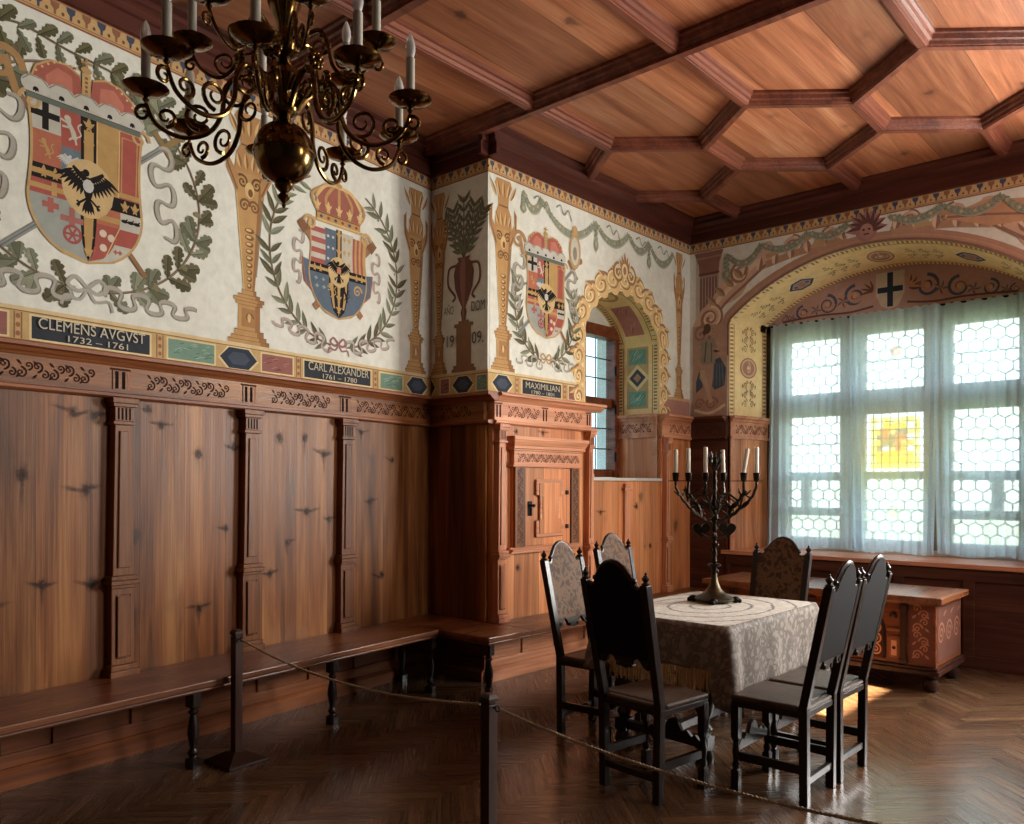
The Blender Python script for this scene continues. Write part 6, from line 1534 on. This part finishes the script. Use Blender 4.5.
for sg in (-1, 1):
    cxx = sg * (w2 - .225 - .022) / 2 + sg * .011
    fm = lambda u, v, h: (u, yf - h, v)
    ht = [(cxx - .21, .22)] + [(cxx - .21, .43)] + [(cxx + .21 * -cos(pi * i / 14), .43 + .19 * sin(pi * i / 14)) for i in range(1, 14)] + [(cxx + .21, .43), (cxx + .21, .22)]
    m = MB(); m.tube([(u, yf - .006, v) for u, v in ht], .012, 8); m.build('arch_moulding', 'chest_dark', ct, smooth=True)
    P = Paint(mp=fm, h0=.002); P.poly([(cxx + (u - cxx) * .95, .22 + (v - .22) * .96) for u, v in ht], INR)
    for i in range(4):
        for s2 in (-1, 1):
            z = .27 + .085 * i; rr_ = .046 if i < 3 else .038
            P.spiral(cxx + s2 * .052, z, rr_, 1.7, .013, INL, start=0 if s2 > 0 else pi, d=s2 * (1 if i % 2 else -1)); 
            if i < 3: P.spiral(cxx + s2 * .145, z + .01, rr_, 1.7, .013, INL, start=pi / 2, d=-s2); P.leaf(cxx + s2 * .10, z + .04, pi / 2 + s2 * .6, .05, .016, INL, RUST)
    for i in range(7): P.line([(cxx, .23 + .05 * i), (cxx + .02, .25 + .05 * i), (cxx, .28 + .05 * i)], .008, INL)
    P.build('arch_inlay', ct, 'scrolled inlay panel under a carved arch')
    for s2 in (-1, 1):
        x = cxx + s2 * .285
        m = MB(); m.box(x - .052, x + .052, yf - .012, yf, .215, .40); m.box(x - .06, x + .06, yf - .016, yf, .44, .46); m.build('small_panel', 'chest_wood', ct, bevel=.004)
        P = Paint(mp=fm, h0=.013); P.rect(x - .035, x + .035, .235, .38, RUST); P.rect(x - .02, x + .02, .25, .365, INL); P.ell(x, .31, .014, .014, INR); P.build('panel_inlay', ct)
        m = MB(); m.lathe([(.028, 0), (.026, .01), (.01, .016)], (x - s2 * .01, yf, .555), 14, Matrix.Rotation(pi / 2, 3, 'X')); m.build('boss', 'chest_dark', ct, smooth=True)
    x0, x1 = sorted((sg * (w2 - .19), sg * (w2 - .02)))
    P = Paint(mp=lambda u, v, h: (v, yf - h, u), h0=.002); P.rect(.215, .64, x0, x1, (112, 56, 34)); rosette_strip(P, .225, .63, x0 + .01, x1 - .01, (170, 100, 60), n=4); P.build('carved_stile', ct)
P = Paint(mp=lambda u, v, h: (w2 + h, u, v), h0=.002); P.rect(-d2 + .04, d2 - .04, .22, .64, (96, 48, 30))  # end face darker than the front, its shade put into the colour
for i in range(3): P.spiral(-d2 + .14 + i * .22, .43, .09, 1.8, .02, (140, 82, 50)); P.leaf(-d2 + .2 + i * .2, .56, .4, .1, .03, (140, 82, 50), (120, 70, 40))
P.build('end_panel', ct)

# ================================================================== ROPE BARRIER
def barrier_post(x, y, a, lb):
    p = thing('barrier_post', lb, 'post', (x, y, 0), a, 'wooden posts of the rope barrier')
    m = MB(); s = .125
    m.box(-s, s, -s, s, 0, .018); m.hexa([(-s, -s, .018), (s, -s, .018), (s, s, .018), (-s, s, .018)], [(-.04, -.04, .062), (.04, -.04, .062), (.04, .04, .062), (-.04, .04, .062)]); m.build('base', 'post_wood', p, bevel=.003)
    m = MB(); m.box(-.024, .024, -.024, .024, .06, .70); m.box(-.019, .019, -.019, .019, .70, .712); m.box(-.028, .028, -.028, .028, .712, .728); m.hexa([(-.028, -.028, .728), (.028, -.028, .728), (.028, .028, .728), (-.028, .028, .728)], [(-.016, -.016, .742), (.016, -.016, .742), (.016, .016, .742), (-.016, .016, .742)]); m.build('shaft', 'post_wood', p, bevel=.003)
    for sg in (-1, 1):
        m = MB(); m.tube([(sg * .024, 0, .69), (sg * .04, 0, .69)], .004, 8); m.tube([(sg * .045 + .012 * cos(t * pi / 4), .0, .69 + .012 * sin(t * pi / 4)) for t in range(8)], .003, 6, True); m.build('rope_eye', 'iron', p, smooth=True)
    return Vector((x, y, .69))
p1 = barrier_post(-4.215, 2.41, .06, 'wooden barrier post standing by the long bench')
p2 = barrier_post(-2.2, 2.33, -.03, 'wooden barrier post in front of the table, cut by the lower edge')
p3 = barrier_post(-.12, 2.38, 0, 'barrier post holding the far end of the rope that passes below the chairs')
def barrier_rope(a, b, sag, lb):
    d = (b - a).normalized(); a = a + d * .054; b = b - d * .054; m = MB(); n = 60
    for k in range(2):
        pts = []
        for i in range(n * 4 + 1):
            t = i / (n * 4); q = a + (b - a) * t; q.z -= sag * 4 * t * (1 - t); tw = t * 2 * pi * 70 + k * pi
            pts.append(q + Vector((0, .003 * cos(tw), .003 * sin(tw))))
        m.tube(pts, .0042, 5)
    o = m.build('barrier_rope', 'rope', smooth=True); tag(o, lb, 'rope', 'ropes of the barrier')
barrier_rope(p1, p2, .075, 'twisted rope hanging between the two barrier posts in front of the bench')
barrier_rope(p2, p3, .085, 'twisted rope running from the post below the table to the picture edge')

# ================================================================== CHANDELIER
HC = Vector((-2.62, 1.68, 0))
cl_ = thing('chandelier', 'large brass chandelier with scrolling arms and electric candles', 'chandelier', (HC.x, HC.y, 0))
m = MB()
m.lathe([(.001, 2.555), (.008, 2.565), (.006, 2.575), (.02, 2.59), (.024, 2.60), (.012, 2.612), (.03, 2.63), (.034, 2.64), (.03, 2.65)] + [(.108 * sin(a), 2.757 - .112 * cos(a)) for a in [.35 + 2.44 * i / 18 for i in range(19)]] + [(.03, 2.87), (.024, 2.885), (.045, 2.90), (.05, 2.915), (.028, 2.935), (.022, 2.97), (.036, 3.0), (.06, 3.03), (.05, 3.06), (.026, 3.08), (.022, 3.1), (.05, 3.12), (.055, 3.14), (.03, 3.16), (.02, 3.2), (.04, 3.25), (.06, 3.30), (.05, 3.34), (.022, 3.38), (.016, 3.44), (.03, 3.47), (.012, 3.50)], (0, 0, 0), 32)
m.lathe([(.109, 2.752), (.112, 2.757), (.109, 2.762)], (0, 0, 0), 32); m.build('stem', 'brass', cl_, smooth=True)
m = MB(); m.tube([(0, 0, 3.49), (0, 0, 4.37)], .008, 8); m.build('hanging_rod', 'brass', cl_, smooth=True)
m = MB(); m.lathe([(.02, 4.30), (.06, 4.34), (.08, 4.385)], (0, 0, 0), 20); m.build('ceiling_canopy', 'brass', cl_, smooth=True)
def arm(parent, ang, path, cup, curls, rad=.0095, scale=1.4):
    A = Matrix.Rotation(ang, 3, 'Z'); T = lambda r, z, t=0: A @ Vector((r, t, z))
    m = MB(); pts = cv(path, 8); m.tube([T(r, z) for r, z in pts], [rad * (1.15 - .4 * i / len(pts)) for i in range(len(pts))], 8)
    for (r, z, q, turns, st, d) in curls:
        n = int(16 * turns); m.tube([T(r + q * (1 - .75 * i / n) * cos(st + d * 2 * pi * turns * i / n), z + q * (1 - .75 * i / n) * sin(st + d * 2 * pi * turns * i / n)) for i in range(n + 1)], [rad * (.85 - .4 * i / n) for i in range(n + 1)], 7)
    o = m.build('arm', 'brass', parent, smooth=True); r, z = cup
    c = T(r, z); k = scale
    m = MB(); m.lathe([(.006, -.03), (.012, -.022), (.006, -.012), (.018, -.004), (.03 * k, .0), (.05 * k, .012), (.056 * k, .02), (.055 * k, .022), (.034 * k, .014), (.02, .014), (.018, .03), (.022, .036), (.02, .05), (.017, .052)], c, 20); m.build('drip_pan', 'brass', o, smooth=True)
    m = MB(); m.lathe([(.016, .05), (.016, .165), (.014, .167)], c, 14); m.build('candle_sleeve', 'sleeve', o, smooth=True)
    m = MB(); m.lathe([(.010, .166), (.015, .178), (.0185, .196), (.0175, .215), (.012, .236), (.005, .252), (.001, .257)], c, 14); m.build('bulb', 'bulb', o, smooth=True)
V0 = YAW
for k in range(9):
    arm(cl_, V0 + math.radians(-5 + 40 * k), [(.045, 2.915), (.10, 2.99), (.165, 3.01), (.205, 2.95), (.215, 2.87), (.26, 2.80), (.345, 2.775), (.43, 2.81), (.466, 2.88)], (.466, 2.915), [(.165, 2.945, .05, 1.4, pi / 2, -1), (.29, 2.855, .05, 1.35, -pi / 2, 1), (.40, 2.84, .035, 1.2, -pi / 2, -1), (.475, 2.845, .03, 1.1, pi / 2 + .6, -1)])
for k in range(6):
    arm(cl_, V0 + math.radians(60 * k), [(.045, 3.13), (.09, 3.19), (.135, 3.20), (.16, 3.14), (.18, 3.07), (.235, 3.03), (.30, 3.06), (.335, 3.115)], (.335, 3.145), [(.13, 3.145, .04, 1.4, pi / 2, -1), (.215, 3.085, .042, 1.3, -pi / 2, 1), (.34, 3.075, .024, 1.1, pi / 2 + .6, -1)], .008, 1.3)
for k in range(6):
    a = V0 + math.radians(30 + 60 * k); A = Matrix.Rotation(a, 3, 'Z')
    m = MB(); m.tube([A @ Vector(p) for p in ((.03, 0, 2.98), (.08, 0, 3.04), (.13, 0, 3.03), (.15, 0, 3.06))], [.006, .006, .005, .003], 7)
    for q in range(8): t = q * pi / 4; m.ball(A @ Vector((.155, .024 * cos(t), 3.06 + .024 * sin(t))), .014, 6)
    m.ball(A @ Vector((.163, 0, 3.06)), .016, 8); m.build('rosette', 'brass', cl_, smooth=True)
